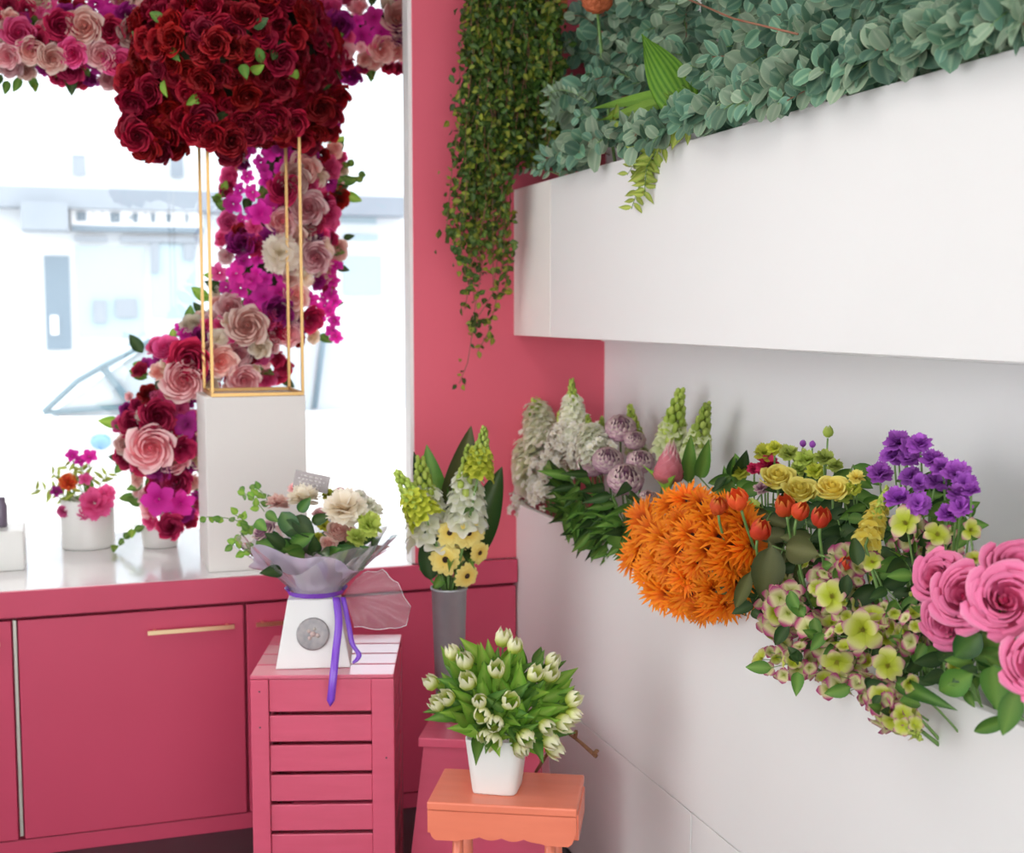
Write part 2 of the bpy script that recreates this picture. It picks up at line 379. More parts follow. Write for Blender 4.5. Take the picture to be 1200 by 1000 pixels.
def bract_mesh(m, seed=0, open_=.25, H=1.6, rows=6, pt=1):
    def b():
        r = random.Random(seed); mb = MB()
        for i in range(rows):
            f = i/(rows-1); k = 7; Hh = H*(1-.55*f**1.2)
            for j in range(k):
                R = .25+.62*math.sin(PI*.5*f)
                prof = [(R*.3, 0), (R*.95, Hh*.25), (R*1.08, Hh*.5), (R*(.8+open_), Hh*.8), (R*(.35+open_*1.4), Hh*1.0)]
                mb.shell(2*PI*(j+.5*i)/k+r.uniform(-.05, .05), PI/k*1.2, prof, nu=2, top=.12, tuck=.04, t0=.0, t1=1)
        mb.blob((0, 0, H*.45), .28, sz=1.6, t=0)
        return mb.mesh('bracts', m)
    return cached(('bract', m.name, seed, open_, H), b)
def tulip_mesh(m, seed=0, open_=.1, frill=.04):
    def b():
        r = random.Random(seed); mb = MB()
        for i in range(6):
            q = 1.0 if i % 2 else .9
            prof = [(.18, 0), (.62*q, .3), (.78*q, .8), (.74*q+open_*.5, 1.3), (.50*q+open_*1.6, 1.75+r.uniform(-.1, .1))]
            mb.shell(2*PI*i/6+r.uniform(-.1, .1), .66, prof, nu=4, top=.25, tuck=.1, wave=frill)
        return mb.mesh('tulip_petals', m)
    return cached(('tulip', m.name, seed, open_), b)
def spike_mesh(m, seed=0, n=44, H=1.0, R=.14, fs=.075, f0=0., f1=1.):
    """florets up a stem along +Z, unit height"""
    def b():
        r = random.Random(seed); mb = MB()
        for i in range(n):
            f = f0+(f1-f0)*(i+.5)/n; a = i*2.4; rr = R*(1-.72*f**1.5); sz = fs*(1-.6*f)
            c = V((math.cos(a)*rr*.75, math.sin(a)*rr*.75, f*H)); d = V((math.cos(a), math.sin(a), .45+f)).normalized()
            Mx = frame(d, r.random()*6, c)
            for j in range(5):
                mb.petal(Mx @ M4.Rotation(2*PI*j/5, 4, 'Z'), sz*1.2, sz*1.15, cup=.3, lift=.55, curl=.2, nv=2, tip=.6, nu=3)
        return mb.mesh('florets', m)
    return cached(('spike', m.name, seed, n, R, fs, f0, f1), b)
def budspike_mesh(m, seed=0, n=20, R=.07, f0=.6):
    def b():
        r = random.Random(seed); mb = MB()
        for i in range(n):
            f = f0+(1-f0)*i/n; a = i*2.4; rr = R*(1-.8*(f-f0)/(1-f0)); s = .039*(1-.5*(f-f0)/(1-f0))
            c = V((math.cos(a)*rr, math.sin(a)*rr, f)); mb.blob(c, s, t=r.random(), sz=1.5)
        return mb.mesh('buds', m)
    return cached(('bud', m.name, seed, n, R, f0), b)

# ------------------------------------------------------------------ the setting
WY, PX, WX = 3.8, 1.285, 1.584      # plane of the pink wall, plane of the trough fronts, plane of the white wall
LX, CZ, GY = -2.2, 2.9, 4.75
struct('floor', boxm('floor', (LX-.1, -2.6, -.06), (WX+.1, GY+.3, 0), m_floor))
struct('ceiling', boxm('ceiling', (LX-.1, -2.6, CZ), (WX+.1, GY+.1, CZ+.1), m_whiteplaster))
struct('wall_right', boxm('wall_right', (WX, -2.6, 0), (WX+.1, WY, CZ), m_whiteplaster))
mb = MB(); mb.box(LX-.1, -2.6, 0, LX, GY, .25); mb.box(LX-.1, -2.6, .25, LX, .6, 2.75); mb.box(LX-.1, 3.3, .25, LX, GY, CZ); mb.box(LX-.1, -2.6, 2.75, LX, 3.3, CZ)
struct('wall_left', mb.mesh('wall_left', m_whiteplaster, False))
mb = MB()
for y in (.6, 1.9, 3.25): mb.box(LX-.08, y, .25, LX-.02, y+.05, 2.75)  # unseen left window, added and sized to let light onto the far end
struct('added_side_window', mb.mesh('added_side_window', m_white, False)); obj('pane', boxm('pane', (LX-.054, .65, .25), (LX-.046, 3.25, 2.75), m_glass), bpy.data.objects['added_side_window'])  # this pane belongs to the added unseen window
mb = MB(); mb.box(.957, WY, .772, WX+.1, WY+.07, CZ); mb.box(LX, WY, 2.66, .957, WY+.07, CZ)
struct('wall_back', mb.mesh('wall_back', m_pinkwall, False))
struct('trim_1', boxm('trim_1', (.945, WY+.006, .772), (.957, WY+.07, 2.66), m_white))
# display window: frame and pane
mb = MB()
for a in ((LX, .72, LX+.06, 2.75), (WX-.0, .72, WX+.06, 2.75)): mb.box(a[0], GY-.03, a[1], a[2], GY+.03, a[3])
mb.box(LX, GY-.03, .70, WX+.06, GY+.03, .75); mb.box(LX, GY-.03, 2.7, WX+.06, GY+.03, CZ)
struct('window_1', mb.mesh('window_1', m_white, False))
wn = bpy.data.objects['window_1']
obj('pane', boxm('pane', (LX+.06, GY-.004, .75), (WX, GY+.004, 2.7), m_glass), wn)
struct('wall_front', boxm('wall_front', (LX-.1, GY-.05, -.06), (WX+.1, GY+.05, .70), m_white))
struct('trim_2', boxm('trim_2', (WX+.06, WY+.07, 0), (WX+.1, GY, CZ), m_white))

# white lower trough, made of panels
lt = thing('flower_trough', 'long waist-high white painted trough full of cut flowers', 'planter', (PX, 2, 0))
def lb(n, a, b, m, p, bev=.002): return obj(n, boxm(n, a, b, m, bev, tuple(p.location)), p)
YE = -.6
lb('front_panel', (PX, YE, .412), (PX+.02, WY-.001, .945), m_white, lt)
lb('lower_panel', (PX+.001, 2.556, .004), (PX+.02, WY-.001, .409), m_white, lt)
lb('lower_panel', (PX+.001, YE, .004), (PX+.02, 2.552, .409), m_white, lt)
lb('trough_floor', (PX+.02, YE, .68), (WX-.001, WY-.001, .70), m_soil, lt, 0)
lb('back_panel', (WX-.015, YE, .70), (WX-.001, WY-.001, .93), m_white, lt)
ut = thing('flower_trough', 'upper wall-hung white trough overflowing with eucalyptus and ivy', 'planter', (PX, 2, 1.476))
lb('front_panel', (PX-.008, YE, 1.476), (PX+.012, 3.468, 1.925), m_white, ut)
e = lb('end_panel', (PX-.008, 3.472, 1.476), (PX+.012, WY-.001, 1.925), mat('end_panel_painted_light', (.86, .81, .75), .5, (.82, .79, .74), 8), ut); e['label'] = 'far end panel with a light patch painted in cream'  # cream colour stands in for light reflected onto the far end
lb('trough_floor', (PX+.012, YE, 1.476), (WX-.001, WY-.001, 1.496), m_white, ut)
lb('soil_bed', (PX+.013, YE, 1.70), (WX-.002, WY-.002, 1.72), m_soil, ut, 0)
obj('wall_batten', boxm('wall_batten', (WX-.012, YE, 1.455-.0), (WX-.001, WY-.001, 1.474), m_whiteplaster, .002, tuple(ut.location)), ut)

# pink base cabinets under the window
cab = thing('window_cabinet', 'built-in pink base cabinet with white top under the shop window', 'cabinet', (LX, WY, 0))
def cb(n, a, b, m, bev=.0015, p=None): return obj(n, boxm(n, a, b, m, bev, (LX, WY, 0)), p or cab)
cb('carcass', (LX+.002, WY-.002+.02, .005), (PX-.004, GY-.06, .735), m_pinkcab)
cb('counter_top', (LX+.002, WY-.012, .735), (.945, GY-.06, .772), m_ctop)
cb('counter_top', (.9455, WY+.0705, .735), (WX-.002, GY-.06, .772), m_ctop)
cb('counter_edge', (LX+.002, WY-.028, .697), (PX-.004, WY-.0125, .771), m_pinkcab)
cb('painted_shadow_strip', (LX+.002, WY-.004, .688), (PX-.004, WY+.018, .6965), mat('dark_pink_painted_shadow', (.28, .02, .05), .6))  # shade under the counter edge, put into a dark pink strip
doors = [(-1.7, -.962), (-.952, -.213), (-.196, .428), (.436, 1.06), (1.064, PX-.006)]
for i, (a, b) in enumerate(doors):
    d = cb('door' if i < 7 else 'filler_panel', (a, WY-.018, .052), (b, WY+.016, .686), m_pinkcab, .003)
    if i in (1, 2, 3):
        hx1 = (b-.03) if i != 3 else a+.18
        hx0 = hx1-.245 if i != 3 else a+.025
        mb = MB(); z = .628
        mb.box(hx0-LX, -.045, z-.006, hx1-LX, -.038, z+.006)
        for q in (hx0+.02, hx1-.02): mb.box(q-.004-LX, -.040, z-.005, q+.004-LX, -.018, z+.005)
        obj('handle', mb.mesh('handle', m_brass, False), d)
cb('edge_strip', (-.2085, WY-.012, .06), (-.2005, WY+.016, .686), m_alu, 0)
cb('toe_kick', (LX+.002, WY-.012, .0), (PX-.004, WY+.016, .048), m_pinkcab)

# ------------------------------------------------------------------ the street seen through the glass
tag(obj('street', boxm('street', (-30, GY+.06, -.25), (30, 40, -.15), m_street)), kind='structure')
FY = 15.0
fb = thing('shop_building', 'pale rendered shop building across the street', 'building', (2, FY, -.15))
o0 = (2, FY, -.15)
def fp(n, x0, y0, x1, y1, m, d0=0, d1=.1, p=None):     # facade piece between two photo points, proud of the wall
    A, B = at(x0, y1, Y=FY), at(x1, y0, Y=FY)
    return obj(n, boxm(n, (A.x, FY-d1, A.z), (B.x, FY-d0, B.z), m, 0, o0), p or fb)
obj('facade_wall', boxm('facade_wall', (-9, FY, -.15), (16, FY+5, 8.5), m_fac, 0, o0), fb)
fp('fascia', -200, 234, 470, 240, m_fac2, 0, .35)
fp('awning', 27, 241, 80, 272, m_fac2, 0, .5)
sg = fp('sign_board', 84, 245, 236, 268, m_signw, 0, .15)
fp('sign_frame', 84, 268, 236, 271.5, m_dblue, 0, .2)
fp('transom', 88, 278, 126, 283, m_fac2, 0, .12); fp('transom', 140, 279, 232, 284, m_fac2, 0, .12)
for (a, b, y0, y1) in ((90, 101, 249, 260), (129, 134, 250, 262), (135, 140, 250, 262), (150, 154, 255, 258), (155, 161, 251, 262), (176, 181, 251, 262), (194, 199, 252, 262), (216, 219, 252, 263), (108, 110, 250, 252), (119, 121, 250, 252), (168, 171, 251, 253)):
    fp('sign_mark', a, y0, b, y1, m_dblue, .15, .17, sg)['label'] = 'blurred blue-grey sign lettering'
dd = fp('doorway', 55, 300, 81, 410, m_dblue, 0, .04)
fp('door_panel', 60, 370, 68, 392, m_signw, .04, .08, dd)
for (a, b, y0, y1) in ((92, 168, 290, 395), (178, 228, 286, 372), (400, 440, 255, 262), (402, 442, 275, 281), (402, 446, 300, 345), (300, 345, 286, 372), (395, 470, 395, 440)):
    wq = fp('shop_window', a, y0, b, y1, m_shopglass, 0, .05)
for (a, b, y0, y1) in ((177, 185, 284, 320), (215, 226, 286, 305), (110, 124, 352, 378), (136, 160, 350, 372), (85, 100, 183, 206), (200, 214, 185, 208)):
    fp('window_shade', a, y0, b, y1, m_fac2, .05, .1)
# parked car
CY = 6.4
A = at(50, 488, Y=CY); B = at(178, 400, Y=CY)
car = thing('parked_car', 'white parked car beyond the window glass, seen from its side', 'car', (A.x+1.4, CY+.8, -.15))
def ext(prof, y0, y1, m, name, par, org, bev=0):
    mb = MB(); n = len(prof)
    for y in (y0, y1):
        for x, z in prof: mb.v.append(V((x-org[0], y-org[1], z-org[2]))); mb.t.append(.5)
    mb.f.append(tuple(range(n))); mb.f.append(tuple(range(2*n-1, n-1, -1)))
    for i in range(n): mb.f.append((i, i+n, (i+1) % n+n, (i+1) % n))
    me = mb.mesh(name, m, False)
    if bev: bevel(me, bev)
    return obj(name, me, par)
og = tuple(car.location); ax, az, bx, bz = A.x, A.z, B.x, B.z
ext([(ax-.95, .25), (ax-1.0, .6), (ax-.85, .82), (ax, az-.01), (ax+3.1, az-.01), (ax+3.3, .8), (ax+3.25, .2), (ax-.9, .1)], CY, CY+1.65, m_carw, 'body', car, og, .04)
ext([(ax+.02, az-.0), (bx, bz), (bx+.9, bz+.06), (bx+2.0, bz-.04), (ax+2.95, az), (ax+2.9, az-.08), (ax+.1, az-.08)], CY+.1, CY+1.55, m_carglass, 'greenhouse', car, og, .03)
def bar(P, r, m, n, p): 
    mb = MB(); mb.tube([V(q)-V(og) for q in P], r, 6); return obj(n, mb.mesh(n, m), p)
y_ = CY+.09
bar([(ax, y_, az+.01), (ax+.16, y_, az+.16), ((ax+bx)/2+.02, y_, (az+bz)/2+.05), (bx, y_, bz)], .017, m_cartrim, 'windscreen_pillar', car)
bar([(ax, y_, az+.01), (ax+.38, y_, az+.03)], .014, m_cartrim, 'window_sill_trim', car)
bar([(ax+.28, y_, az+.22), (ax+.42, y_, az+.02), (ax+.46, y_, az-.06)], .02, m_cartrim, 'window_post', car)
bar([(ax+1.3, y_, az), (ax+1.35, y_, bz)], .014, m_cartrim, 'window_post', car)
bar([(ax+2.3, y_, az), (ax+2.05, y_, bz)], .014, m_cartrim, 'window_post', car)
P = at(118, 518, Y=CY-.02); mb = MB(); mb.blob(P-V(og), .05, sub=1, sz=.8); obj('side_lamp', mb.mesh('side_lamp', m_carblue), car)
for x in (ax-.35, ax+2.55):
    mb = MB(); mb.lathe([(0, 0), (.2, 0), (.3, .02), (.31, .12), (.3, .2), (0, .2)], 24, M4.Translation((x-og[0], CY-.02-og[1]+.2, .16-og[2]+0)) @ M4.Rotation(PI/2, 4, 'X'))
    obj('wheel', mb.mesh('wheel', m_dark), car)

def zone(x, y, cx, cy, rx, ry):
    a = 'upper' if y < cy-ry/3 else 'lower' if y > cy+ry/3 else 'middle'; b = 'left' if x < cx-rx/3 else 'right' if x > cx+rx/3 else 'centre'
    return 'centre' if (a, b) == ('middle', 'centre') else a+' '+b
# ------------------------------------------------------------------ plant makers
def stemobj(parent, A, B, r, m=m_stem, sag=.0, name='stem', n=7, side=(0, 0, 1)):
    mb = MB(); mb.tube(curve(V(A)-parent.location, V(B)-parent.location, sag, n, side), r, 5); return obj(name, mb.mesh(name, m), parent)
def leafm(kind, m, nv=6, **k):
    def b():
        mb = MB(); mb.leaf(M4.Identity(4), 1, 1, **k, shape=kind, nv=nv); return mb.mesh('leaf', m)
    return cached(('leaf', kind, m.name, tuple(sorted(k.items()))), b)
def put_leaf(parent, me, P, d, L, W, up=(0, 0, 1), roll=0, name='leaf'):
    M = yframe(d, up, V(P)-parent.location, 1, roll) @ M4.Diagonal((W, L, L, 1))
    return obj(name, me, parent, M)
TZ = .705
def base_low(P, j=.04):
    return V((min(WX-.05, max(PX+.06, 1.43+rnd.uniform(-.05, .05))), P.y+rnd.uniform(-j, j), TZ))
def bloom(name, label, cat, P, me, s, d, base=None, group=None, eye=None, head='flower_head', nleaf=0, lm=None, sr=.0022, spin=None, sm=None, ll=.06):
    """one cut flower: stem, head (> eye), leaves"""
    base = base if base is not None else base_low(P)
    t = thing(name, label, cat, base, 0, group)
    d = V(d).normalized()
    n = P-d*s*.1; mid = n-d*s*1.0
    mb = MB(); a = V((0, 0, 0)); loc = V(base)
    pts = []
    for i in range(9):
        f = i/8; q = (1-f)**2*loc + 2*f*(1-f)*(mid-d*s*1.2+V((0, 0, -.02))) + f*f*n; pts.append(q-loc)
    mb.tube(pts, sr, 5); obj('stem', mb.mesh('stem', sm or m_stem), t)
    h = obj(head, me, t, frame(d, rnd.random()*6 if spin is None else spin, P-loc, s))
    if eye: obj('flower_centre', eye, h)
    for i in range(nleaf):
        q = pts[3+i*4//max(1, nleaf)]+loc; dd = (toc(q)*.5+rv(.8)+V((0, 0, .4)))
        put_leaf(t, lm, q, dd, ll*rnd.uniform(.8, 1.3), ll*.4*rnd.uniform(.8, 1.2))
    return t

# ------------------------------------------------------------------ lower trough, far end: white stocks, waxflower, mauve artichoke blooms, protea
def spike_thing(name, label, P, tip, base, m=p_white, R=.16, fs=.085, f0=.25, n=46, group=None, seed=0, budR=.07, leaves=0, cat='flower'):
    """a flower spike whose florets run from P up to tip"""
    t = thing(name, label, cat, base, 0, group); L = (V(tip)-V(P)).length/(1-f0); d = (V(tip)-V(P)).normalized()
    org = V(tip)-d*L; Mx = frame(d, seed, org-V(base), L)
    obj('flower_spike', spike_mesh(m, seed, n, 1, R, fs, f0, .72), t, Mx)['kind'] = 'stuff'; obj('bud_tip', budspike_mesh(p_bud, seed, 34, budR*1.15, .58), t, Mx)['kind'] = 'stuff'
    mb = MB(); mb.tube([V((0, 0, 0)), (org-V(base))*.6+d*L*.05, org-V(base)+d*L*f0, V(tip)-V(base)-d*L*.05], [.004, .004, .003, .0015], 6); obj('stem', mb.mesh('stem', m_stem), t)
    for i in range(leaves):
        q = org+d*L*(f0*.9*i/max(1, leaves)); put_leaf(t, leafm('lance', l_green, fold=.3, bend=.25), q, toc(q)*.5+rv(.7)+V((0, 0, .5)), .07, .018)
    return t
XM = 1.42
sp = [((668, 548), (655, 482), 1.36, 'full white stock in the heart of the white flowers'), ((700, 545), (688, 486), 1.35, 'full white stock at the right of the white flowers, touching mauve blooms'), ((632, 560), (612, 500), 1.33, 'full white stock low at the left over the trough corner'),
      ((590, 560), (566, 488), 1.31, 'leftmost white stock spike leaning out over the pink wall'),
      ((640, 530), (622, 452), 1.35, 'white stock with green bud tip, second from the left end'),
      ((672, 515), (670, 444), 1.36, 'tall white stock with fat yellow-green bud tip against the pink wall'),
      ((700, 540), (706, 488), 1.40, 'short white stock right under the pink and white wall corner'),
      ((746, 530), (738, 474), 1.50, 'slim green-budded spike between mauve blooms and the white wall'),
      ((782, 535), (798, 455), 1.50, 'tall green-tipped stock leaning right above the protea bud'),
      ((812, 545), (829, 472), 1.48, 'rightmost green-tipped stock standing behind the orange gerberas')]
for i, (a, b, X, lab) in enumerate(sp):
    P, T = at(*a, X=X), at(*b, X=X)
    spike_thing('white_stock', lab, P, T, base_low(P), m=p_white if i < 7 else p_palegreen, R=.24 if i < 3 else .18 if i < 7 else .13, fs=.20 if i < 3 else .14 if i < 7 else .09, f0=.12 if i < 7 else .4, n=64 if i < 7 else 30, seed=i, group='stocks in the lower trough', budR=.075)
for i, (x, y, r, X) in enumerate([(690, 512, 24, 1.37), (668, 505, 26, 1.36), (650, 530, 24, 1.34), (628, 515, 24, 1.34), (612, 545, 24, 1.32), (592, 530, 22, 1.33), (672, 540, 22, 1.33), (705, 530, 20, 1.36), (600, 575, 20, 1.31), (632, 570, 18, 1.31),  (585, 585, 18, 1.3), (568, 520, 18, 1.33), (640, 575, 20, 1.3), (610, 590, 16, 1.3),  (660, 515, 24, 1.33), (625, 490, 20, 1.38), (614, 495, 20, 1.37), (642, 552, 22, 1.32), (578, 555, 16, 1.31)]):
    P = at(x, y, X=X); s = px(r, P); bs = base_low(P, .02); bs.y = min(bs.y, WY-.03)
    t = thing('white_waxflower', 'branching spray of tiny white waxflowers among the white stocks', 'flower', bs, 0, 'waxflower sprays at the far end of the trough')
    mb = MB(); ms = MB(); r_ = random.Random(i)
    for k in range(64):
        q = V((r_.gauss(0, .42), r_.gauss(0, .42), r_.gauss(0, .42))); q = q if q.length < 1 else q.normalized()
        q = q*s + (P-bs); dd = (q-(P-bs)).normalized()+V((0, 0, .3))+toc(P)*.5; Mx = frame(dd, r_.random()*6, q)
        fs = .0135*r_.uniform(.7, 1.25)
        for j in range(5): mb.petal(Mx @ M4.Rotation(2*PI*j/5, 4, 'Z'), fs, fs*.85, cup=.3, lift=.3, nv=2)
        if k % 2: ms.tube([P-bs-V((0, 0, s*.8)), (P-bs)*.5+q*.5, q], .0011, 3, False)
    ms.tube([V((0, 0, 0)), P-bs-V((0, 0, s*.7))], .002, 4)
    obj('florets', mb.mesh('florets', p_wax), t)['kind'] = 'stuff'; obj('stem', ms.mesh('stem', m_redstem), t)
br = bract_mesh(p_mauve, 1, .30, 1.3)
for (x, y, r, X, lab) in [(727, 507, 17, 1.42, 'mauve artichoke bloom, topmost of its cluster beside the white stocks'), (694, 548, 17, 1.34, 'mauve artichoke bloom at the left end of its cluster'), (712, 545, 17, 1.33, 'mauve artichoke bloom second from the left, touching its neighbour'),
                          (733, 568, 20, 1.32, 'largest mauve artichoke bloom, low and facing the room'), (750, 546, 15, 1.38, 'purplish artichoke bloom just left of the protea bud'), (759, 588, 11, 1.30, 'small mauve artichoke bloom half hidden above the orange gerberas'), (744, 520, 12, 1.44, 'small dusky artichoke bloom behind the protea bud')]:
    P = at(x, y, X=X); bloom('artichoke_bloom', lab, 'flower', P, br, px(r*1.15, P), toc(P)*.8+V((0, 0, .7)), group='mauve artichoke blooms', sm=m_stem, sr=.003)
P = at(782, 568, X=1.34); s = px(19, P)
t = bloom('protea', 'single dusky red protea bud standing behind the orange gerberas', 'flower', P, bract_mesh(p_protea, 2, .14, 2.9), s, V((.05, -.1, 1)), sr=.005)
for a in (-1, 1): put_leaf(t, leafm('lance', l_bright, fold=.3, bend=.2), P-V((0, 0, .03)), V((.1*a-.2, -.3*a-.2, .6)), .10, .022)
# ruscus foliage at the left of the gerberas
for i in range(20):
    x, y = rnd.uniform(672, 745), rnd.uniform(552, 618); X = 1.29+rnd.uniform(-.03, .05)
    if y > 600 and x < 660: continue
    P = at(x, y, X=X); b_ = V((PX+.05, P.y+rnd.uniform(-.05, .1), .90))
    t = thing('ruscus_sprig', 'dark green ruscus sprig spilling between white stocks and orange gerberas', 'foliage', b_, 0, 'ruscus sprigs left of the gerberas')
    d = V((-.5, rnd.uniform(-1.0, .2), rnd.uniform(-.6, .3))).normalized()
    mb = MB(); E_ = P+d*.05; mb.tube(curve((0, 0, 0), E_-b_, .02), .0016, 4); obj('stem', mb.mesh('stem', m_stem), t)
    for k in range(6):
        q = b_.lerp(E_, .35+.65*k/5)+V((0, 0, .01)); dd = d*.8+rv(.55)+V((-.2, 0, -.1))
        put_leaf(t, leafm('lance', rnd.choice([l_green, l_dark, l_green]), fold=.3, bend=.25), q, dd, rnd.uniform(.06, .095), rnd.uniform(.018, .028), up=toc(q))
# broad leaves that hang over the edge
for (x, y, dx, dy, L, W, X) in [(664, 600, 2, 30, 40, 12, 1.27), (640, 545, 30, 20, 55, 15, 1.29), (655, 550, 35, 45, 60, 10, 1.28), (690, 620, 30, 5, 45, 22, 1.27), (720, 625, 10, 18, 40, 24, 1.27), (806, 565, 2, -30, 62, 18, 1.4), (820, 560, 6, -25, 60, 18, 1.4), (845, 580, 8, -28, 40, 14, 1.4), (855, 585, -5, -30, 40, 12, 1.4)]:
    P, Q = at(x, y, X=X), at(x+dx, y+dy, X=X-.015); t = thing('long_leaf', 'smooth green cut leaf tucked between blooms at the trough edge', 'foliage', P, 0, 'loose leaves along the trough edge')
    put_leaf(t, leafm('ovate', l_green, nv=8, fold=.25, bend=.15), P, Q-P, px(L, P), px(W, P), up=toc(P), name='blade'); mb = MB(); mb.tube([V((0, 0, 0)), V((.06, 0, -.06))], .0018, 4); obj('stem', mb.mesh('stem', m_stem), t)

# ------------------------------------------------------------------ orange gerberas
C0 = at(815, 648, X=1.23)
gsp = [spider_mesh(p_orange, k) for k in range(3)]
oc = []
for (x, y) in [(758, 610), (790, 595), (822, 592), (850, 600), (752, 642), (782, 632), (812, 628), (842, 630), (872, 618), (762, 672), (790, 664), (818, 660), (846, 660), (872, 646), (784, 694), (810, 694), (836, 690), (862, 680), (825, 712), (850, 706), (806, 676), (774, 655), (858, 640), (884, 700), (800, 612), (833, 612), (798, 645), (830, 645), (768, 625), (775, 690), (800, 705), (838, 708), (745, 655), (855, 660), (868, 700), (880, 640), (862, 606), (806, 588)]:
    dx, dy = (x-815)/75, (y-652)/68; q = max(0, 1-.75*(dx*dx+dy*dy)) ; P = at(x, y, X=1.30-.085*math.sqrt(q))
    s = px(30, P)*rnd.uniform(.85, 1.08); d = toc(P)*1.0+_R*dx*.9-_U*dy*.75+V((-.1, 0, .1))
    if x == 884: lab, gr = 'low orange gerbera at the right, half under dark leaves', 'orange gerberas'
    else: lab, gr = 'shaggy orange spider gerbera in the %s of the big orange dome' % zone(x, y, 815, 652, 75, 68), 'orange gerberas'
    bloom('orange_gerbera', lab, 'flower', P, rnd.choice(gsp), s, d, group=gr, eye=eye_mesh(c_darkeye, .15), sr=.0028, base=V((PX+.08+rnd.uniform(0, .1), C0.y+rnd.uniform(-.1, .1), TZ)))

# ------------------------------------------------------------------ tulips, roses and mixed blooms right of the gerberas
tm = [tulip_mesh(p_ored, 0, -.02), tulip_mesh(p_ored, 1, -.10)]
for i, (x, y, r, X, dx, lab) in enumerate([(868, 584, 14, 1.205, -.4, 'orange-red tulip directly above the gerbera dome'), (888, 620, 14, 1.225, .3, 'orange-red tulip lying against the right flank of the gerberas'), (922, 592, 14, 1.25, -.2, 'orange-red tulip leaning left under the yellow roses'),
                                           (934, 598, 12, 1.25, .5, 'orange-red tulip with yellow rim leaning right under the yellow roses'), (961, 606, 13, 1.25, .1, 'orange-red tulip below the rightmost yellow rose'), (842, 592, 12, 1.19, 0, 'coral tulip sunk in the top of the gerbera dome'), (990, 660, 9, 1.27, .2, 'small red tulip bud among the mauve-edged hellebores')]):
    P = at(x, y, X=X); s = px(r, P); bloom('orange_tulip', lab, 'tulip', P-V((0, 0, s*.8)), tm[i % 2], s*1.15, _R*dx+V((0, 0, 1))+toc(P)*.75, sr=.003, base=V((1.34, P.y, .86)), group='orange-red tulips')
for i, (x, y, r, X, lab) in enumerate([(912, 556, 17, 1.36, 'open yellow rose at the left of three'), (938, 571, 17, 1.33, 'half open yellow rose in the middle of three'), (976, 569, 17, 1.33, 'pale yellow rosebud at the right of three')]):
    P = at(x, y, X=X); s = px(r, P); bloom('yellow_rose', lab+' behind the tulips', 'rose', P-V((0, 0, s*.6)), rose_mesh(p_yellow, i, 4), s*1.12, V((0, 0, 1))+toc(P)*.7, sr=.003, nleaf=3, lm=leafm('ovate', l_green), group='yellow roses')
for i, (x, y, r, m, n, lab) in enumerate([(900, 548, 14, p_crim, 'carnation', 'dark crimson carnation behind the left yellow rose'), (884, 552, 9, p_crim, 'carnation', 'small crimson carnation at the back, left of the darker crimson one'), (896, 534, 13, p_ygreen, 'chrysanthemum', 'yellow-green chrysanthemum above the crimson carnations'), (868, 556, 11, p_ygreen, 'chrysanthemum', 'yellow-green chrysanthemum above the leftmost tulip'),
                                          (925, 535, 13, p_bud, 'chrysanthemum', 'lime green chrysanthemum behind the middle yellow rose'), (945, 542, 14, p_bud, 'chrysanthemum', 'lime green chrysanthemum behind the right yellow rose'), (966, 540, 12, p_bud, 'chrysanthemum', 'lime green chrysanthemum at the right of the back row'), (892, 575, 9, p_mauve, 'chrysanthemum', 'small mauve bloom wedged between tulips and yellow roses'), (1003, 562, 10, p_yellow, 'chrysanthemum', 'small golden bloom left of the purple carnations'), (880, 598, 12, p_bud, 'chrysanthemum', 'lime green bloom beside the leftmost tulip'),
    (908, 528, 10, p_ygreen, 'chrysanthemum', 'yellow-green bloom at the back between two lime ones'), (936, 552, 11, p_bud, 'chrysanthemum', 'lime bloom tucked right behind the middle yellow rose'), (955, 555, 11, p_ygreen, 'chrysanthemum', 'yellow-green bloom between the middle and right yellow roses'), (978, 548, 10, p_bud, 'chrysanthemum', 'lime bloom just behind the right yellow rose'), (990, 585, 12, p_bud, 'chrysanthemum', 'lime bloom right of the rightmost orange tulip'), (1000, 575, 10, p_ygreen, 'chrysanthemum', 'yellow-green bloom left of the yellow snapdragon')]):
    P = at(x, y, X=1.41 if y < 560 else 1.36); s = px(r, P); bloom(n, lab, 'flower', P, carn_mesh(m, i % 3, 26), s*1.15, V((0, 0, 1))+toc(P)*.6, nleaf=2, lm=leafm('lance', l_green), ll=.05)
for (x, y, r, lab) in [(970, 513, 8, 'lone green bud standing highest above the yellow roses'), (941, 524, 5, 'dark violet berry bud behind the yellow roses, left one'), (952, 525, 5, 'dark violet berry bud behind the yellow roses, right one')]:
    P = at(x, y, X=1.44); bloom('flower_bud', lab, 'bud', P, tulip_mesh(p_bud if r > 6 else p_purple, 3, -.15), px(r, P), (0, 0, 1), sr=.002)
# yellow spike
P, T = at(1014, 640, X=1.27), at(1040, 570, X=1.33)
spike_thing('yellow_snapdragon', 'bright yellow snapdragon spike left below the purple carnations', P, T, base_low(P), m=p_yellow, R=.12, fs=.13, f0=.15, n=26, seed=3, budR=.05)
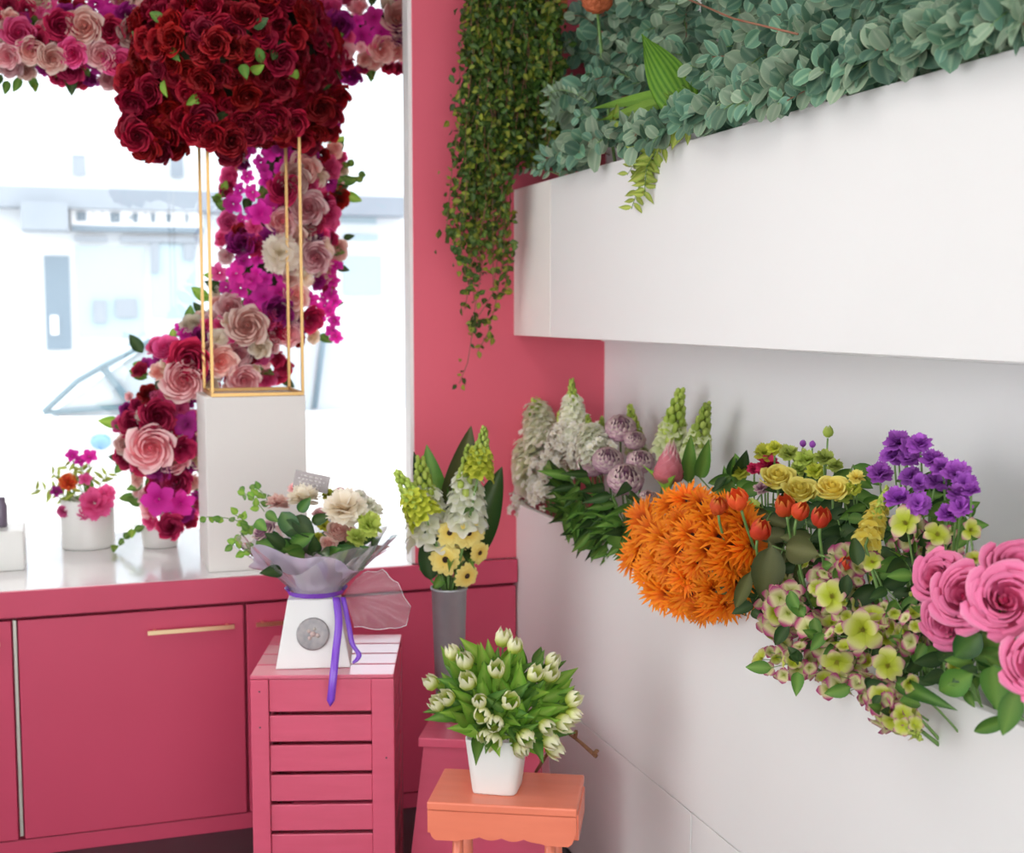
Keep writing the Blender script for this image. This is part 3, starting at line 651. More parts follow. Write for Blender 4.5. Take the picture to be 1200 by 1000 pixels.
# purple carnations
pm = [carn_mesh(p_purple, k, 26) for k in range(3)]
for i, (x, y, r) in enumerate([(1052, 522, 14), (1078, 523, 13), (1048, 538, 14), (1064, 540, 12), (1031, 558, 13), (1092, 542, 13), (1104, 550, 11), (1120, 558, 15), (1130, 568, 13), (1122, 582, 12), (1068, 561, 12), (1078, 568, 11), (1096, 568, 12), (1052, 588, 14), (1076, 592, 13), (1110, 606, 12), (1126, 596, 12), (1138, 578, 10), (1066, 526, 12)]):
    P = at(x, y, X=1.38 if y < 575 else 1.33); s = px(r, P)
    bloom('purple_carnation', 'violet-purple spray carnation in the %s of the cluster against the white wall' % zone(x, y, 1085, 564, 54, 42), 'carnation', P, pm[i % 3], s*1.3, V((0, 0, .8))+toc(P)*.6+rv(.4), base=V((1.42, at(1080, 620, X=1.38).y+rnd.uniform(-.03, .03), TZ)), group='purple spray carnations', nleaf=2, lm=leafm('lance', l_bright), ll=.04, sr=.0018)

# ------------------------------------------------------------------ hellebores and hydrangea
def petal_flower(name, label, cat, P, s, d, m, n=5, W=1.0, group=None, lift=.3, seed=0, base=None, spin=None):
    """a bloom big enough in the photo for each petal to be its own part"""
    base = base if base is not None else base_low(P); t = thing(name, label, cat, base, 0, group)
    def pb():
        mb = MB(); mb.petal(M4.Translation((0, .03, 0)), 1, W, cup=.14, lift=lift, curl=.12, nv=6, tip=.55, base=.25, nu=5); return mb.mesh('petal', m)
    me = cached(('pf', m.name, W, lift), pb); Fm = frame(d, rnd.random()*6 if spin is None else spin, P-base, s)
    for j in range(n): obj('petal', me, t, Fm @ M4.Rotation(2*PI*j/n+rnd.uniform(-.1, .1), 4, 'Z') @ M4.Rotation(rnd.uniform(-.3, .3), 4, 'X') @ M4.Rotation(rnd.uniform(-.25, .25), 4, 'Y') @ M4.Scale(rnd.uniform(.85, 1.08), 4) @ M4.Translation((0, 0, .03*(j % 2))))
    def eb():
        mb = MB()
        for j in range(14): a = j*2.4; q = .04+.14*j/14; mb.tube([(0, 0, .02), (q*1.3*math.cos(a), q*1.3*math.sin(a), .32)], .018, 3)
        mb.blob((0, 0, .1), .1); return mb.mesh('stamens', c_yell)
    obj('stamens', cached('stam', eb), t, Fm)
    mb = MB(); mb.tube(curve((0, 0, 0), P-base-V(d).normalized()*s*.05, .03), .002, 5); obj('stem', mb.mesh('stem', m_stem), t); return t
for (x, y, r, X, lab, sd) in [(1012, 738, 27, 1.22, 'largest yellow-green hellebore, wide open at the middle of the green cluster', (0, 0)), (975, 700, 22, 1.24, 'cream hellebore with mauve rim up left of the largest green one', (-.2, .2)), (981, 774, 22, 1.21, 'yellow-green hellebore hanging below the largest one, facing down', (-.3, -.6)),
                              (1040, 780, 22, 1.21, 'pale green hellebore low on the right of the cluster', (.2, -.3)), (1064, 800, 14, 1.20, 'small yellow-centred hellebore at the lower right by the dark leaf', (.3, -.2)), (1035, 815, 18, 1.20, 'mauve-edged hellebore near the bottom tip of the cluster', (-.3, -.5)), (1022, 660, 15, 1.28, 'narrow pale hellebore just under the yellow snapdragon', (0, .6)),
                              (1062, 614, 22, 1.31, 'mauve and lime hellebore directly under the purple carnations', (-.3, .5)), (1098, 628, 18, 1.31, 'lime hellebore right above the pink roses', (.2, .5)), (1136, 622, 16, 1.33, 'green hellebore farthest right against the white wall', (.5, .5)), (1142, 656, 14, 1.30, 'small cream and yellow hellebore between two pink roses', (0, .4)), (958, 690, 13, 1.25, 'small mauve-veined hellebore at the left top of the green cluster', (-.5, .3)), (1118, 782, 11, 1.24, 'small pinkish hellebore bud in the dark leaves under the roses', (0, 0))]:
    P = at(x, y, X=X); petal_flower('hellebore', lab, 'flower', P, px(r*.95, P), toc(P)+_R*sd[0]+_U*sd[1]+rv(.25), p_hyd, W=rnd.choice((.84, .92)), group='hellebores in the green cluster', lift=rnd.uniform(.25, .45))
hm = [cup_mesh(p_hyd2, k, 4, 1.0, .4) for k in range(2)]; hg = [cup_mesh(p_hyd, k, 5, .9, .5) for k in range(2)]
l_hy1 = leafm('ovate', l_green, nv=6, fold=.3, bend=.25); l_hy2 = leafm('ovate', l_dark, nv=6, fold=.3, bend=.25)
# hydrangea heads: several mop heads of small florets
for (cx, cy, rx, ry, n, X, lab) in [(918, 712, 26, 34, 20, 1.23, 'hydrangea head with cream florets edged in mauve, leftmost in the green cluster'), (925, 776, 30, 20, 12, 1.20, 'drooping hydrangea head of pinkish florets at the lower left'), (985, 672, 40, 22, 18, 1.26, 'hydrangea head of small mauve florets at the top of the green cluster'),
                                    (1000, 752, 52, 46, 34, 1.245, 'broad green hydrangea head behind the large hellebores'), (1000, 803, 36, 12, 9, 1.2, 'trailing hydrangea head of plum-rimmed florets along the lower edge'), (1040, 826, 22, 22, 14, 1.195, 'small hydrangea head hanging lowest before the flower tip'), (1060, 742, 34, 40, 16, 1.26, 'greenish hydrangea head left of the pink roses'),
                                    (1085, 640, 40, 20, 14, 1.34, 'pale hydrangea head behind the pink roses, below the purple carnations'), (945, 740, 30, 30, 12, 1.24, 'green and mauve hydrangea head between the leftmost head and the large hellebore')]:
    C = at(cx, cy, X=X); bs = base_low(C); t = thing('hydrangea', lab, 'flower', bs, 0, 'hydrangea heads'); ms = MB(); ms.tube(curve((0, 0, 0), C-bs+V((.03, 0, 0)), .02), .003, 5)
    n = int(n*1.5)
    for i in range(n):
        a = i*2.4; q = math.sqrt((i+.5)/n); x, y = cx+rx*q*math.cos(a)+rnd.uniform(-4, 4), cy+ry*q*math.sin(a)+rnd.uniform(-4, 4)
        P = at(x, y, X=X+.05*q*q+rnd.uniform(-.015, .01)); d = toc(P)*.8+_R*(x-cx)/rx*.7-_U*(y-cy)/ry*.7+rv(.8)
        me = rnd.choice(hm) if (cx < 950 or cy > 795 or cy < 680) and rnd.random() < .85 else rnd.choice(hg+hm)
        obj('floret', me, t, frame(d, rnd.random()*6, P-bs, px(rnd.choice((8.5, 10, 11.5, 13, 16)), P))); ms.tube([C-bs+V((.03, 0, 0)), P-bs], .0009, 3, False)
    for i in range(4):
        x, y = cx+rnd.uniform(-rx, rx)*.7, cy+rnd.uniform(-ry, ry)*.6; P = at(x, y, X=X-.004); L = px(rnd.uniform(20, 34), P); obj('leaf', rnd.choice([l_hy1, l_hy2]), t, yframe(rv(1)+_R*(x-cx)/rx, toc(P)+rv(.4), P-bs) @ M4.Diagonal((L*.55, L, L, 1)))
    obj('stem', ms.mesh('stem', m_stem), t)
# the hanging flower tip at the very bottom
P, T = at(1052, 835, X=1.21), at(1080, 868, X=1.2)
spike_thing('hellebore_tip', 'closed green and plum flower tip hanging lowest over the white trough', P, T, base_low(P), m=p_hyd, R=.2, fs=.22, f0=.2, n=10, seed=5, budR=.08)

# ------------------------------------------------------------------ pink garden roses, each outer petal a part
def big_rose(label, P, s, d, seed, base):
    r = random.Random(seed); t = thing('pink_rose', label, 'rose', base, 0, 'large pink roses'); Fm = frame(d, r.random()*6, P-base, s); n = 6
    def core():
        mb = MB(); mb.blob((0, 0, .5), .13, t=.0, sz=3)
        for i in range(3):
            for j in range(3+i): mb.shell(r.random()*6, PI/(3+i)*1.5, rose_prof(i, n), t0=0, t1=.6+.1*i, tuck=.16)
        return mb.mesh('bud_centre', p_pinkrose)
    obj('bud_centre', cached(('brc', seed % 3), core), t, Fm)
    for i in range(3, n):
        k = (4, 5, 5, 5, 6, 6)[i]
        for j in range(k):
            def pe(i=i, j=j):
                mb = MB(); q = random.Random(i*10+j+seed); pr = [(a*(1+q.uniform(-.06, .06)), z*(1+q.uniform(-.05, .05))) for a, z in rose_prof(i, n)]
                mb.shell(0, PI/k*1.5, pr+[(pr[-1][0]*1.05, pr[-1][1]-.09)], nu=6, top=.6, t0=.15, t1=.7+.3*(i-2)/3, tuck=.14, wave=.035); return mb.mesh('petal', p_pinkrose)
            obj('petal', cached(('brp', i, j % 2, seed % 3), pe), t, Fm @ M4.Rotation(2*PI*j/k+i*.7+r.uniform(-.12, .12), 4, 'Z'))
    mb = MB(); mb.tube(curve((0, 0, 0), P-base-V(d).normalized()*s*.05, .02), .0035, 6); obj('stem', mb.mesh('stem', m_stem), t)
    for a in range(5): put_leaf(t, leafm('lance', l_green, fold=.3, bend=.2), P-V(d).normalized()*s*.02, V(d)*.1+rv(1), s*.9, s*.25, name='sepal')
    return t
for i, (x, y, r, X, sx, sy, lab) in enumerate([(1100, 678, 31, 1.25, -.9, .3, 'pink rose at the left of the rose cluster, seen from its side'), (1132, 700, 36, 1.22, -.35, .2, 'pink rose second from the left with tightly folded petals'), (1192, 668, 38, 1.24, .1, .75, 'topmost pink rose cut by the right side of the photo'),
                                               (1176, 704, 40, 1.19, .15, .05, 'large pink rose facing the room in the middle of the cluster'), (1112, 732, 30, 1.22, -.5, -.55, 'pink rose hanging lowest at the left, petals pointing down'), (1216, 780, 37, 1.19, .1, -.1, 'deep pink rose alone at the lower right edge')]):
    P = at(x, y, X=X); s = px(r, P)*.93; d = toc(P)*.9+_R*sx+_U*sy; big_rose(lab, P-d.normalized()*s*.45, s, d, i, V((1.4, min(P.y, 1.75)+.02*i, TZ)))

# ------------------------------------------------------------------ leaves between the blooms of the trough
def sprig(name, label, cat, A, B, me_list, n, L, W, group=None, sag=.02, sr=.0016, sm=None, upj=.5, pair=False, spread=.9, bias=(0, 0, 0), start=.15, clear=False):
    A, B = V(A), V(B); t = thing(name, label, cat, A, 0, group); C = curve(A, B, sag, 8); mb = MB(); mb.tube([c-A for c in C], [sr]*5+[sr*.7]*4, 4); obj('stem', mb.mesh('stem', sm or m_stem), t)
    D = (B-A).normalized(); s1 = D.cross(toc(A)+rv(.3)).normalized()
    for i in range(n):
        f = start+(1-start)*(i+.5)/n; k = min(7, int(f*8)); q = C[k].lerp(C[k+1], f*8-k); sd = 1 if i % 2 else -1
        if pair: sd = 1 if i % 2 else -1; q = C[min(7, int((f-(i % 2)*.0)*8))].lerp(C[min(8, int(f*8)+1)], (f*8) % 1)
        d = s1*sd*spread+D*.45+rv(.45)+V(bias); u = toc(q)+rv(upj)
        if clear and q.z < 1.975 and q.x < 1.33:
            q = q.copy(); q.x = min(q.x, PX-.014-W*.42); d.x = min(d.x, -.12); u = V((-1, -.35, .35))+rv(.25)
        sc = rnd.uniform(.75, 1.15)*(1-.35*f); put_leaf(t, rnd.choice(me_list), q, d, L*sc, W*sc, up=u)
    return t
lo = leafm('ovate', l_green, nv=7, fold=.25, bend=.15); ld = leafm('ovate', l_dark, nv=7, fold=.25, bend=.2); lol = leafm('ovate', l_olive, nv=7, fold=.25, bend=.2); lgl = leafm('ovate', l_gloss, nv=7, fold=.2, bend=.2); lbr = leafm('ovate', l_bright, nv=7, fold=.25, bend=.2)
for i, (x, y, x2, y2, X, ms) in enumerate([(900, 640, 870, 700, 1.27, [lol, ld]), (930, 620, 905, 690, 1.27, [lol]), (960, 630, 930, 680, 1.28, [ld, lol]), (990, 625, 1000, 665, 1.31, [ld]), (880, 660, 860, 710, 1.25, [lol]), (920, 600, 900, 640, 1.32, [ld, lo]), (1000, 600, 985, 640, 1.33, [ld]), (950, 650, 905, 665, 1.26, [lol]), (1020, 690, 1060, 720, 1.28, [ld, lo]), (960, 640, 990, 700, 1.3, [ld]),
                                           (1090, 740, 1060, 790, 1.27, [ld, lo]), (1100, 760, 1110, 810, 1.26, [lo, ld]), (1130, 760, 1150, 800, 1.25, [lo, lgl]), (1150, 770, 1130, 815, 1.24, [lo]), (1180, 760, 1170, 800, 1.25, [lo]), (1060, 700, 1085, 740, 1.28, [ld]), (895, 700, 880, 720, 1.25, [ld]), (1040, 650, 1100, 650, 1.34, [lo, ld]), (1120, 600, 1140, 640, 1.38, [lo]), (1000, 590, 1030, 620, 1.36, [lo]), (860, 570, 880, 620, 1.36, [lo, ld]), (930, 560, 950, 600, 1.4, [lo, ld]), (1000, 545, 990, 600, 1.4, [lo]),
                                           (940, 700, 960, 740, 1.27, [ld, lbr]), (960, 740, 1000, 770, 1.27, [lo, ld]), (1040, 800, 1075, 800, 1.24, [ld]), (1080, 560, 1090, 600, 1.42, [lo]), (1100, 590, 1110, 620, 1.4, [lbr]), (985, 580, 1000, 640, 1.33, [lo, ld]), (975, 600, 990, 650, 1.31, [ld]), (1010, 620, 1030, 680, 1.31, [lo, ld]), (905, 600, 890, 650, 1.28, [ld, lol]), (1060, 580, 1090, 610, 1.36, [lo]), (1100, 575, 1110, 600, 1.39, [ld]), (1050, 660, 1075, 690, 1.3, [ld, lo]), (870, 580, 850, 560, 1.38, [lo, ld]), (935, 590, 950, 640, 1.3, [ld])]):
    A_, B_ = at(x, y, X=X+.04), at(x2, y2, X=X)
    if A_.z < .90: A_.x = max(A_.x, PX+.03); A_.z = max(A_.z, .8)
    sprig('leafy_sprig', 'leafy green sprig filling the gap %s' % ('between gerberas and hellebores' if x < 960 and y > 610 else 'behind the yellow roses and tulips' if x < 1010 and y <= 610 else 'under the pink roses' if y > 730 and x > 1020 else 'among the green hydrangeas' if y > 640 else 'under the purple carnations'), 'foliage', A_, B_, ms, 7, px(40, A_), px(21, A_), group='leafy sprigs among the trough blooms', spread=.8, start=.0)
for (x, y, x2, y2, W, X, m, lab) in [(1150, 742, 1118, 770, 34, 1.235, lgl, 'glossy dark rose leaf right under the pink roses'), (1165, 780, 1168, 825, 34, 1.225, lo, 'light green rose leaf pointing down over the trough edge'), (1192, 808, 1176, 858, 28, 1.21, lo, 'large bright leaf hanging lowest beside the lower right rose'), (1190, 840, 1140, 858, 18, 1.22, lo, 'narrow pointed leaf sticking out left along the trough edge'),
                                     (1140, 790, 1100, 810, 34, 1.24, lo, 'mid green leaf left of the hanging rose leaves'), (1050, 800, 1098, 822, 20, 1.21, lgl, 'dark pointed leaf beside the lowest hellebores'), (905, 640, 895, 700, 40, 1.24, lol, 'broad olive leaf at the right of the gerberas'), (960, 650, 915, 640, 36, 1.25, lol, 'dull olive leaf lying over the gap below the tulips'), (880, 670, 862, 712, 18, 1.22, lol, 'narrow olive leaf over the gerberas'), (1135, 745, 1098, 775, 30, 1.25, ld, 'dark leaf tucked beneath the lowest left rose'), (1195, 800, 1160, 800, 30, 1.24, lo, 'green leaf behind the hanging leaf pair')]:
    P, Q = at(x, y, X=X), at(x2, y2, X=X-.02); t = thing('rose_leaf', lab, 'leaf', P, 0); put_leaf(t, m, P, Q-P, (Q-P).length*1.1, px(W, P), up=toc(P), name='blade'); mb = MB(); mb.tube([V((0, 0, 0)), V((.08, 0, -.03))], .0016, 4); obj('stalk', mb.mesh('stalk', m_stem), t)

# ------------------------------------------------------------------ upper trough: eucalyptus, ivy, palm leaf
er = [leafm('round', l_euc, nv=8, fold=.12, bend=.1), leafm('round', l_euc, nv=8, fold=.3, bend=.2), leafm('round', l_euc2, nv=8, fold=.15, bend=.15)]
eo = [leafm('ovate', l_euc2, nv=7, fold=.3, bend=.15), leafm('ovate', l_euc, nv=7, fold=.2, bend=.1)]
topy = lambda x: 225-.308*(x-600)
ne = 0
zones = ['far left end, beside the ivy', 'left third of the trough', 'middle of the trough', 'right third of the trough', 'right end of the frame']
for i in range(300):
    x = 628+575*(((i*.61803) % 1.0)**1.15); row = i % 3
    if i >= 215: x = 612+(i-215)*2.1; row = 2
    edge = topy(x)
    y = rnd.uniform(-30, edge-35) if i >= 215 else edge-rnd.uniform(6, 36) if row == 0 else edge-rnd.uniform(35, 110) if row == 1 else edge-rnd.uniform(90, 240)
    if y < -45 or (740 < x < 830 and 30 < y < 130 and i < 215 and rnd.random() < .75): continue
    X = 1.225+rnd.uniform(-.02, .02) if row == 0 else 1.30+rnd.uniform(-.03, .04) if row == 1 else 1.37+rnd.uniform(-.03, .06) if i < 215 else 1.46+rnd.uniform(-.05, .04)
    B_ = at(x, y, X=X); A_ = B_+V((rnd.uniform(.05, .15), rnd.uniform(-.12, .14), rnd.uniform(-.10, .03)))
    A_.z = max(A_.z, 1.96 if row == 0 else 1.80)
    if row == 0: B_.x = min(B_.x, 1.235)
    zi = min(4, int((x-628)/115)); small = x < 760 and rnd.random() < .4
    kind = er if rnd.random() < .8 else eo
    L = (.040 if small else .060)*rnd.uniform(.85, 1.15)
    sprig('eucalyptus_sprig', 'grey-green eucalyptus sprig, %s %s' % (('low over the edge,', 'half-way up,', 'high up,')[row], zones[zi]), 'foliage', A_, B_, kind, 11, L, L*(.82 if kind is er else .45), group='eucalyptus sprigs in the upper trough', sm=m_redstem if rnd.random() < .4 else m_stem, spread=.85, upj=.7, start=.05, bias=(-.25, 0, -.05), clear=True)
    ne += 1
for k, (x, y) in enumerate([(835, 8), (850, 20), (842, -10), (862, 5)]):
    A_ = at(x+10, y+60, X=1.47); sprig('eucalyptus_sprig', 'grey-green eucalyptus sprig rising behind the bare reddish twig', 'foliage', A_, at(x, y-15, X=1.42), er, 12, .058, .048, group='eucalyptus sprigs behind the twig', sm=m_stem, spread=.85, upj=.7, start=.05)
# pale narrow-leaved sprigs at the lower left
for (x, y, x2, y2) in [(640, 175, 575, 200), (655, 205, 600, 205), (650, 90, 640, 160), (690, 120, 640, 110)]:
    sprig('silver_sprig', 'pale silvery sprig with paired narrow leaves crossing the ivy', 'foliage', at(x, y, X=1.27), at(x2, y2, X=1.26), [leafm('ovate', l_euc2, nv=7, fold=.3, bend=.15)], 12, .035, .014, group='silvery sprigs over the ivy', upj=.3)
# pleated palm leaf
def palm(label, A, B, wide, m):
    A, B = V(A), V(B); t = thing('palm_leaf', label, 'leaf', A); mb = MB(); D = B-A; L = D.length; Mx = yframe(D, toc(A), (0, 0, 0)); rows, tv = [], []
    for i in range(11):
        v = i/10; ww = wide*math.sin(PI*min(1, v**.7*.92+.04))**.7*.5; rows.append([V((u/8*ww, v*L-abs(u)/8*L*.12, (.006 if u % 2 else 0)-abs(u)*.002)) for u in range(-8, 9)]); tv.append([.1 if u % 2 else .9 for u in range(-8, 9)])
    mb.grid(rows, tv, Mx); obj('blade', mb.mesh('blade', m), t); mb = MB(); mb.tube([V((0, 0, 0)), -D*.4+V((.05, 0, -.05))], .003, 5); obj('stalk', mb.mesh('stalk', m_stem), t)
l_palm = two('palm_leaf_green', (.17, .34, .03), (.035, .14, .008), rough=.35, trans=.2)
palm('upright pleated palm leaf with bright ribs in the middle of the eucalyptus', at(798, 118, X=1.28), at(752, 40, X=1.26), .10, l_palm)
palm('lower pleated palm leaf pointing right at the trough edge', at(770, 100, X=1.27), at(838, 155, X=1.25), .075, l_palm)
for (x, y, x2, y2) in [(780, 110, 690, 128), (780, 118, 700, 142)]: palm('slim yellow-green fern frond pointing left below the palm leaf' if y == 110 else 'second slim frond just under the first one', at(x, y, X=1.27), at(x2, y2, X=1.25), .03, l_bright)
# light ivy hanging over the edge
star = leafm('lance', l_varieg, nv=5, fold=.25, bend=.2)
for (x, y, x2, y2) in [(790, 150, 735, 205), (775, 170, 740, 245), (820, 150, 755, 180), (760, 185, 755, 230), (700, 140, 780, 175)]:
    sprig('light_ivy_sprig', 'yellow-green pointed-leaf ivy sprig hanging over the white edge below the palm leaf', 'foliage', at(x, y, X=1.262), at(x2, y2, X=1.255), [star], 18, .052, .019, group='light ivy below the palm leaf', upj=.3, spread=.9)
for (x, y, r, m, lab) in [(640, 8, 34, p_fireprotea, 'rust-red protea at the top beside the ivy'), (700, 2, 26, p_fireprotea, 'tan-orange protea half hidden at the top among eucalyptus')]:
    P = at(x, y, X=1.36); bloom('rust_protea', lab, 'flower', P, bract_mesh(m, 4, .2, 1.4), px(r, P)*.8, toc(P)+V((0, 0, .5)), base=V((1.45, P.y, 1.73)), sr=.005)
mb = MB(); A_ = at(790, -8, X=1.27); mb.tube([V((0, 0, 0)), at(860, 22, X=1.24)-A_, at(935, 40, X=1.24)-A_], .0022, 5); tt = tag(obj('bare_twig', mb.mesh('bare_twig', m_redstem)), 'bare reddish twig crossing the top eucalyptus leaves', 'twig'); tt.location = A_

# ivy curtain: vines with small leaves hanging at the far end of the upper trough
def vine(label, A, pts, n, group, m1=l_ivy, m2=l_ivy2, ls=.022, mixr=.4, spreadr=.03):
    t = thing('ivy_vine', label, 'vine', A, 0, group); P = [V(p)-V(A) for p in pts]; mb = MB(); mb.tube(P, .0013, 4); obj('stem', mb.mesh('stem', m_redstem), t)
    for m, k in ((m1, int(n*(1-mixr))), (m2, int(n*mixr))):
        mb = MB()
        for i in range(k):
            f = rnd.random()**.9*(len(P)-1); j = min(len(P)-2, int(f)); q = P[j].lerp(P[j+1], f-j)+rv(spreadr)*rnd.random(); L = ls*rnd.uniform(.6, 1.25)
            mb.leaf(yframe(rv(1)+V((0, 0, -.5)), toc(V(A)+q)+rv(.8), q), L, L*rnd.uniform(.55, .85), fold=.25, bend=.15, nv=3)
        o = obj('leaves', mb.mesh('leaves', m), t); o['kind'] = 'stuff'
nv_ = 0
for i in range(64):
    x0 = 550+rnd.uniform(0, 105); X = rnd.uniform(1.12, 1.27)
    if x0 > 600: X = rnd.uniform(1.2, 1.27)
    yend = (235+rnd.uniform(-60, 40)) if i % 4 else 300+rnd.uniform(-20, 60)
    if x0 > 600: yend = min(yend, 205-.3*(x0-600)-rnd.uniform(0, 30)) ; 
    xe = x0-rnd.uniform(-6, 26)*(yend/250)
    if x0 > 600: xe = max(xe, 575)
    Y = 3.70-rnd.uniform(0, .12)
    pts = [at(x0+(xe-x0)*f+rnd.uniform(-6, 6), -40+(yend+40)*f, Y=Y) for f in [k/7 for k in range(8)]]
    pos = 'pink wall' if x0 < 600 else 'eucalyptus'
    vine('dense dark green ivy vine in the curtain, %s' % ('outermost strands on the pink wall' if x0 < 572 else 'middle strands near the pink wall' if x0 < 600 else 'inner strands next to the eucalyptus' if x0 < 628 else 'innermost strands hanging among the eucalyptus'), pts[0], pts, 120 if x0 < 600 else 110, 'ivy vines in the curtain by the '+pos, mixr=.25, ls=.024, spreadr=.04); nv_ += 1
for i in range(12):
    pts = [at(600-i*4+rnd.uniform(-6, 6)-f*14, 120+(160+rnd.uniform(0, 60))*f, Y=3.68) for f in [k/5 for k in range(6)]]
    vine('yellowish young ivy vine on the lower front of the curtain', pts[0], pts, 46, 'young ivy vines low on the curtain', l_ivy2, l_ivy, ls=.019, mixr=.3)
for i, (pp, lab) in enumerate([([(592, 240), (590, 300), (582, 350), (572, 390), (560, 412)], 'long thin ivy vine hanging closest to the trough corner'), ([(575, 240), (568, 290), (562, 330), (555, 370), (552, 400), (548, 425), (538, 450)], 'longest ivy vine, its last leaves alone on the pink wall'), ([(588, 230), (585, 290), (577, 345), (560, 372), (552, 384)], 'thin ivy vine in the middle of the long ones'), ([(560, 220), (552, 270), (551, 325), (545, 362)], 'thin ivy vine with round leaves farthest left'), ([(545, 200), (534, 232), (530, 262), (538, 285)], 'short ivy vine sticking out left over the pink wall'), ([(598, 215), (597, 280), (594, 325), (590, 345)], 'thin ivy vine lying against the end of the white trough')]):
    pts = [at(x, y, Y=3.70) for x, y in pp]; vine(lab, pts[0], pts, 34 if i != 1 else 26, 'long trailing ivy vines', l_ivy, l_ivy2, ls=.024, spreadr=.022)

# ------------------------------------------------------------------ pink slatted crate in front of the cabinet
ca = math.radians(-16.5); D = 3.13
fl = at(293, 797, D=D); fr = at(461, 799, D=D); CW = (fr-fl).length; CD = .40; CH = fl.z
crate = thing('wooden_crate', 'tall pink painted slatted crate carrying the wrapped bouquet box', 'crate', (0, 0, 0)); 
cdir = V((math.cos(ca), math.sin(ca), 0)); crate.location = (fl.x+cdir.x*CW/2, fl.y+cdir.y*CW/2, 0); crate.rotation_euler = (0, 0, ca)
def kb(n, x0, y0, z0, x1, y1, z1, m=m_pinkwood, par=None, bev=.002): 
    return obj(n, boxm(n, (x0, y0, z0), (x1, y1, z1), m, bev), par or crate)
hw = CW/2; pw = .044
for sx in (-1, 1):
    for y0 in (0, CD-.02): kb('corner_post', -hw if sx < 0 else hw-pw*1.25, y0, 0, -hw+pw if sx < 0 else hw, y0+.02, CH-.001)
    kb('side_post', sx*hw-(0 if sx < 0 else .018), .021, 0, sx*hw+(.018 if sx < 0 else 0), .075, CH-.02)
    kb('side_post', sx*hw-(0 if sx < 0 else .018), CD-.075, 0, sx*hw+(.018 if sx < 0 else 0), CD-.021, CH-.02)
z = CH-.001; hh = .082
while z > .02:
    for y0 in (.005, CD-.017): kb('slat', -hw+pw+.0005, y0, max(.005, z-hh), hw-pw*1.25-.0005, y0+.012, z)
    for sx in (-1, 1): kb('side_slat', sx*hw-(-.0 if sx < 0 else .012)+(.002 if sx < 0 else -.002), .076, max(.005, z-hh), sx*hw+(.012 if sx < 0 else 0)+(.002 if sx < 0 else -.002), CD-.076, z-.003)
    z -= hh+.0095; hh = .066
npl = 4
for i in range(npl):
    y0 = .0+i*(CD/npl); kb('top_plank', -hw, y0+.001, CH, hw, y0+CD/npl-.007, CH+.010, m_pinktop)
for (x, z_) in ((-hw+.022, CH-.03), (-hw+.022, CH-.12), (hw-.02, CH-.20)):
    mb = MB(); mb.blob((x, -.0005, z_), .0025); obj('nail', mb.mesh('nail', m_dark), crate)

# bouquet box with cellophane wrap
BZ = CH+.0105; bc = at(367, 784, Z=BZ)
gb = thing('gift_box', 'white tapered gift box with round grey medallion standing on the pink crate', 'box', bc, ca+.06)
def taper(n, w0, d0, w1, d1, h, m, par, z0=0):
    mb = MB()
    for w_, d_, z in ((w0, d0, z0), (w1, d1, z0+h)):
        for x, y in ((-1, -1), (1, -1), (1, 1), (-1, 1)): mb.v.append(V((x*w_/2, y*d_/2+.085, z))); mb.t.append(.5)
    mb.f += [(3, 2, 1, 0), (4, 5, 6, 7), (0, 1, 5, 4), (1, 2, 6, 5), (2, 3, 7, 6), (3, 0, 4, 7)]
    me = mb.mesh(n, m, False); bevel(me, .002); return obj(n, me, par)
taper('box_body', .185, .165, .125, .12, .17, m_box, gb)
mb = MB(); mb.lathe([(0, 0), (.037, 0), (.041, -.002), (.041, .003), (.037, .004), (0, .003)], 28); fr_ = M4.Translation((0, .013, .085)) @ M4.Rotation(PI/2-.14, 4, 'X')
mm = mb.mesh('medallion', m_medal); mo = obj('medallion', mm, gb, fr_)
mo['label'] = 'round grey medallion with a blurred pinkish flower print'
mb = MB()
for k, (x, y, r) in enumerate([(.0, .0, .009), (-.01, .008, .006), (.012, -.004, .007), (.004, .013, .005), (-.008, -.01, .006)]): mb.blob((x, y, .004), r, sz=.3)
obj('printed_flower', mb.mesh('printed_flower', mat('medal_print', (.62, .38, .36), .6, (.45, .45, .40), 60)), mo)
TOPZ = BZ+.155; WC = V((bc.x, bc.y, 0))+V((-math.sin(ca)*.085, math.cos(ca)*.085, 0))
bq = thing('hand_bouquet', 'mixed bouquet of cream, blush and ivy leaves rising from the lilac wrap', 'bouquet', (WC.x, WC.y, TOPZ))
# wrap: flaring ruffled sheet around the bouquet
def wrap(name, label, m, prof, amp, k, a0, a1, par, seed, hv=.03):
    r = random.Random(seed); mb = MB(); rows, tv = [], []; n = 72
    for i, (R, z) in enumerate(prof):
        v = i/(len(prof)-1); row = []
        for j in range(n+1):
            th = a0+(a1-a0)*j/n; q = amp*v*v*(math.sin(th*k+seed)+.6*math.sin(th*(k*2+1)+seed*2)+.4*math.sin(th*(3*k+2)))
            tip = hv*v**3*(math.sin(th*3+seed)+math.sin(th*5+1)*.6)
            row.append(V(((R+q*.5)*math.cos(th), (R+q*.5)*math.sin(th), z+tip+q*.2)))
        rows.append(row); tv.append([v]*(n+1))
    mb.grid(rows, tv); return obj(name, mb.mesh(name, m), par)
wr = thing('bouquet_wrap', 'frosted lilac paper and clear cellophane wrap flaring out above the gift box', 'wrapping', (WC.x, WC.y, TOPZ), math.radians(-20))
pr1 = [(.055, -.055), (.045, 0), (.058, .035), (.09, .07), (.13, .105), (.165, .135)]
wrap('lilac_paper', None, m_wrap, pr1, .022, 5, 0, 2*PI, wr, 1)
wrap('cellophane', None, m_film, [(.058, -.06), (.05, 0), (.07, .035), (.11, .07), (.155, .11), (.20, .15)], .03, 6, 0, 2*PI, wr, 3, .03)
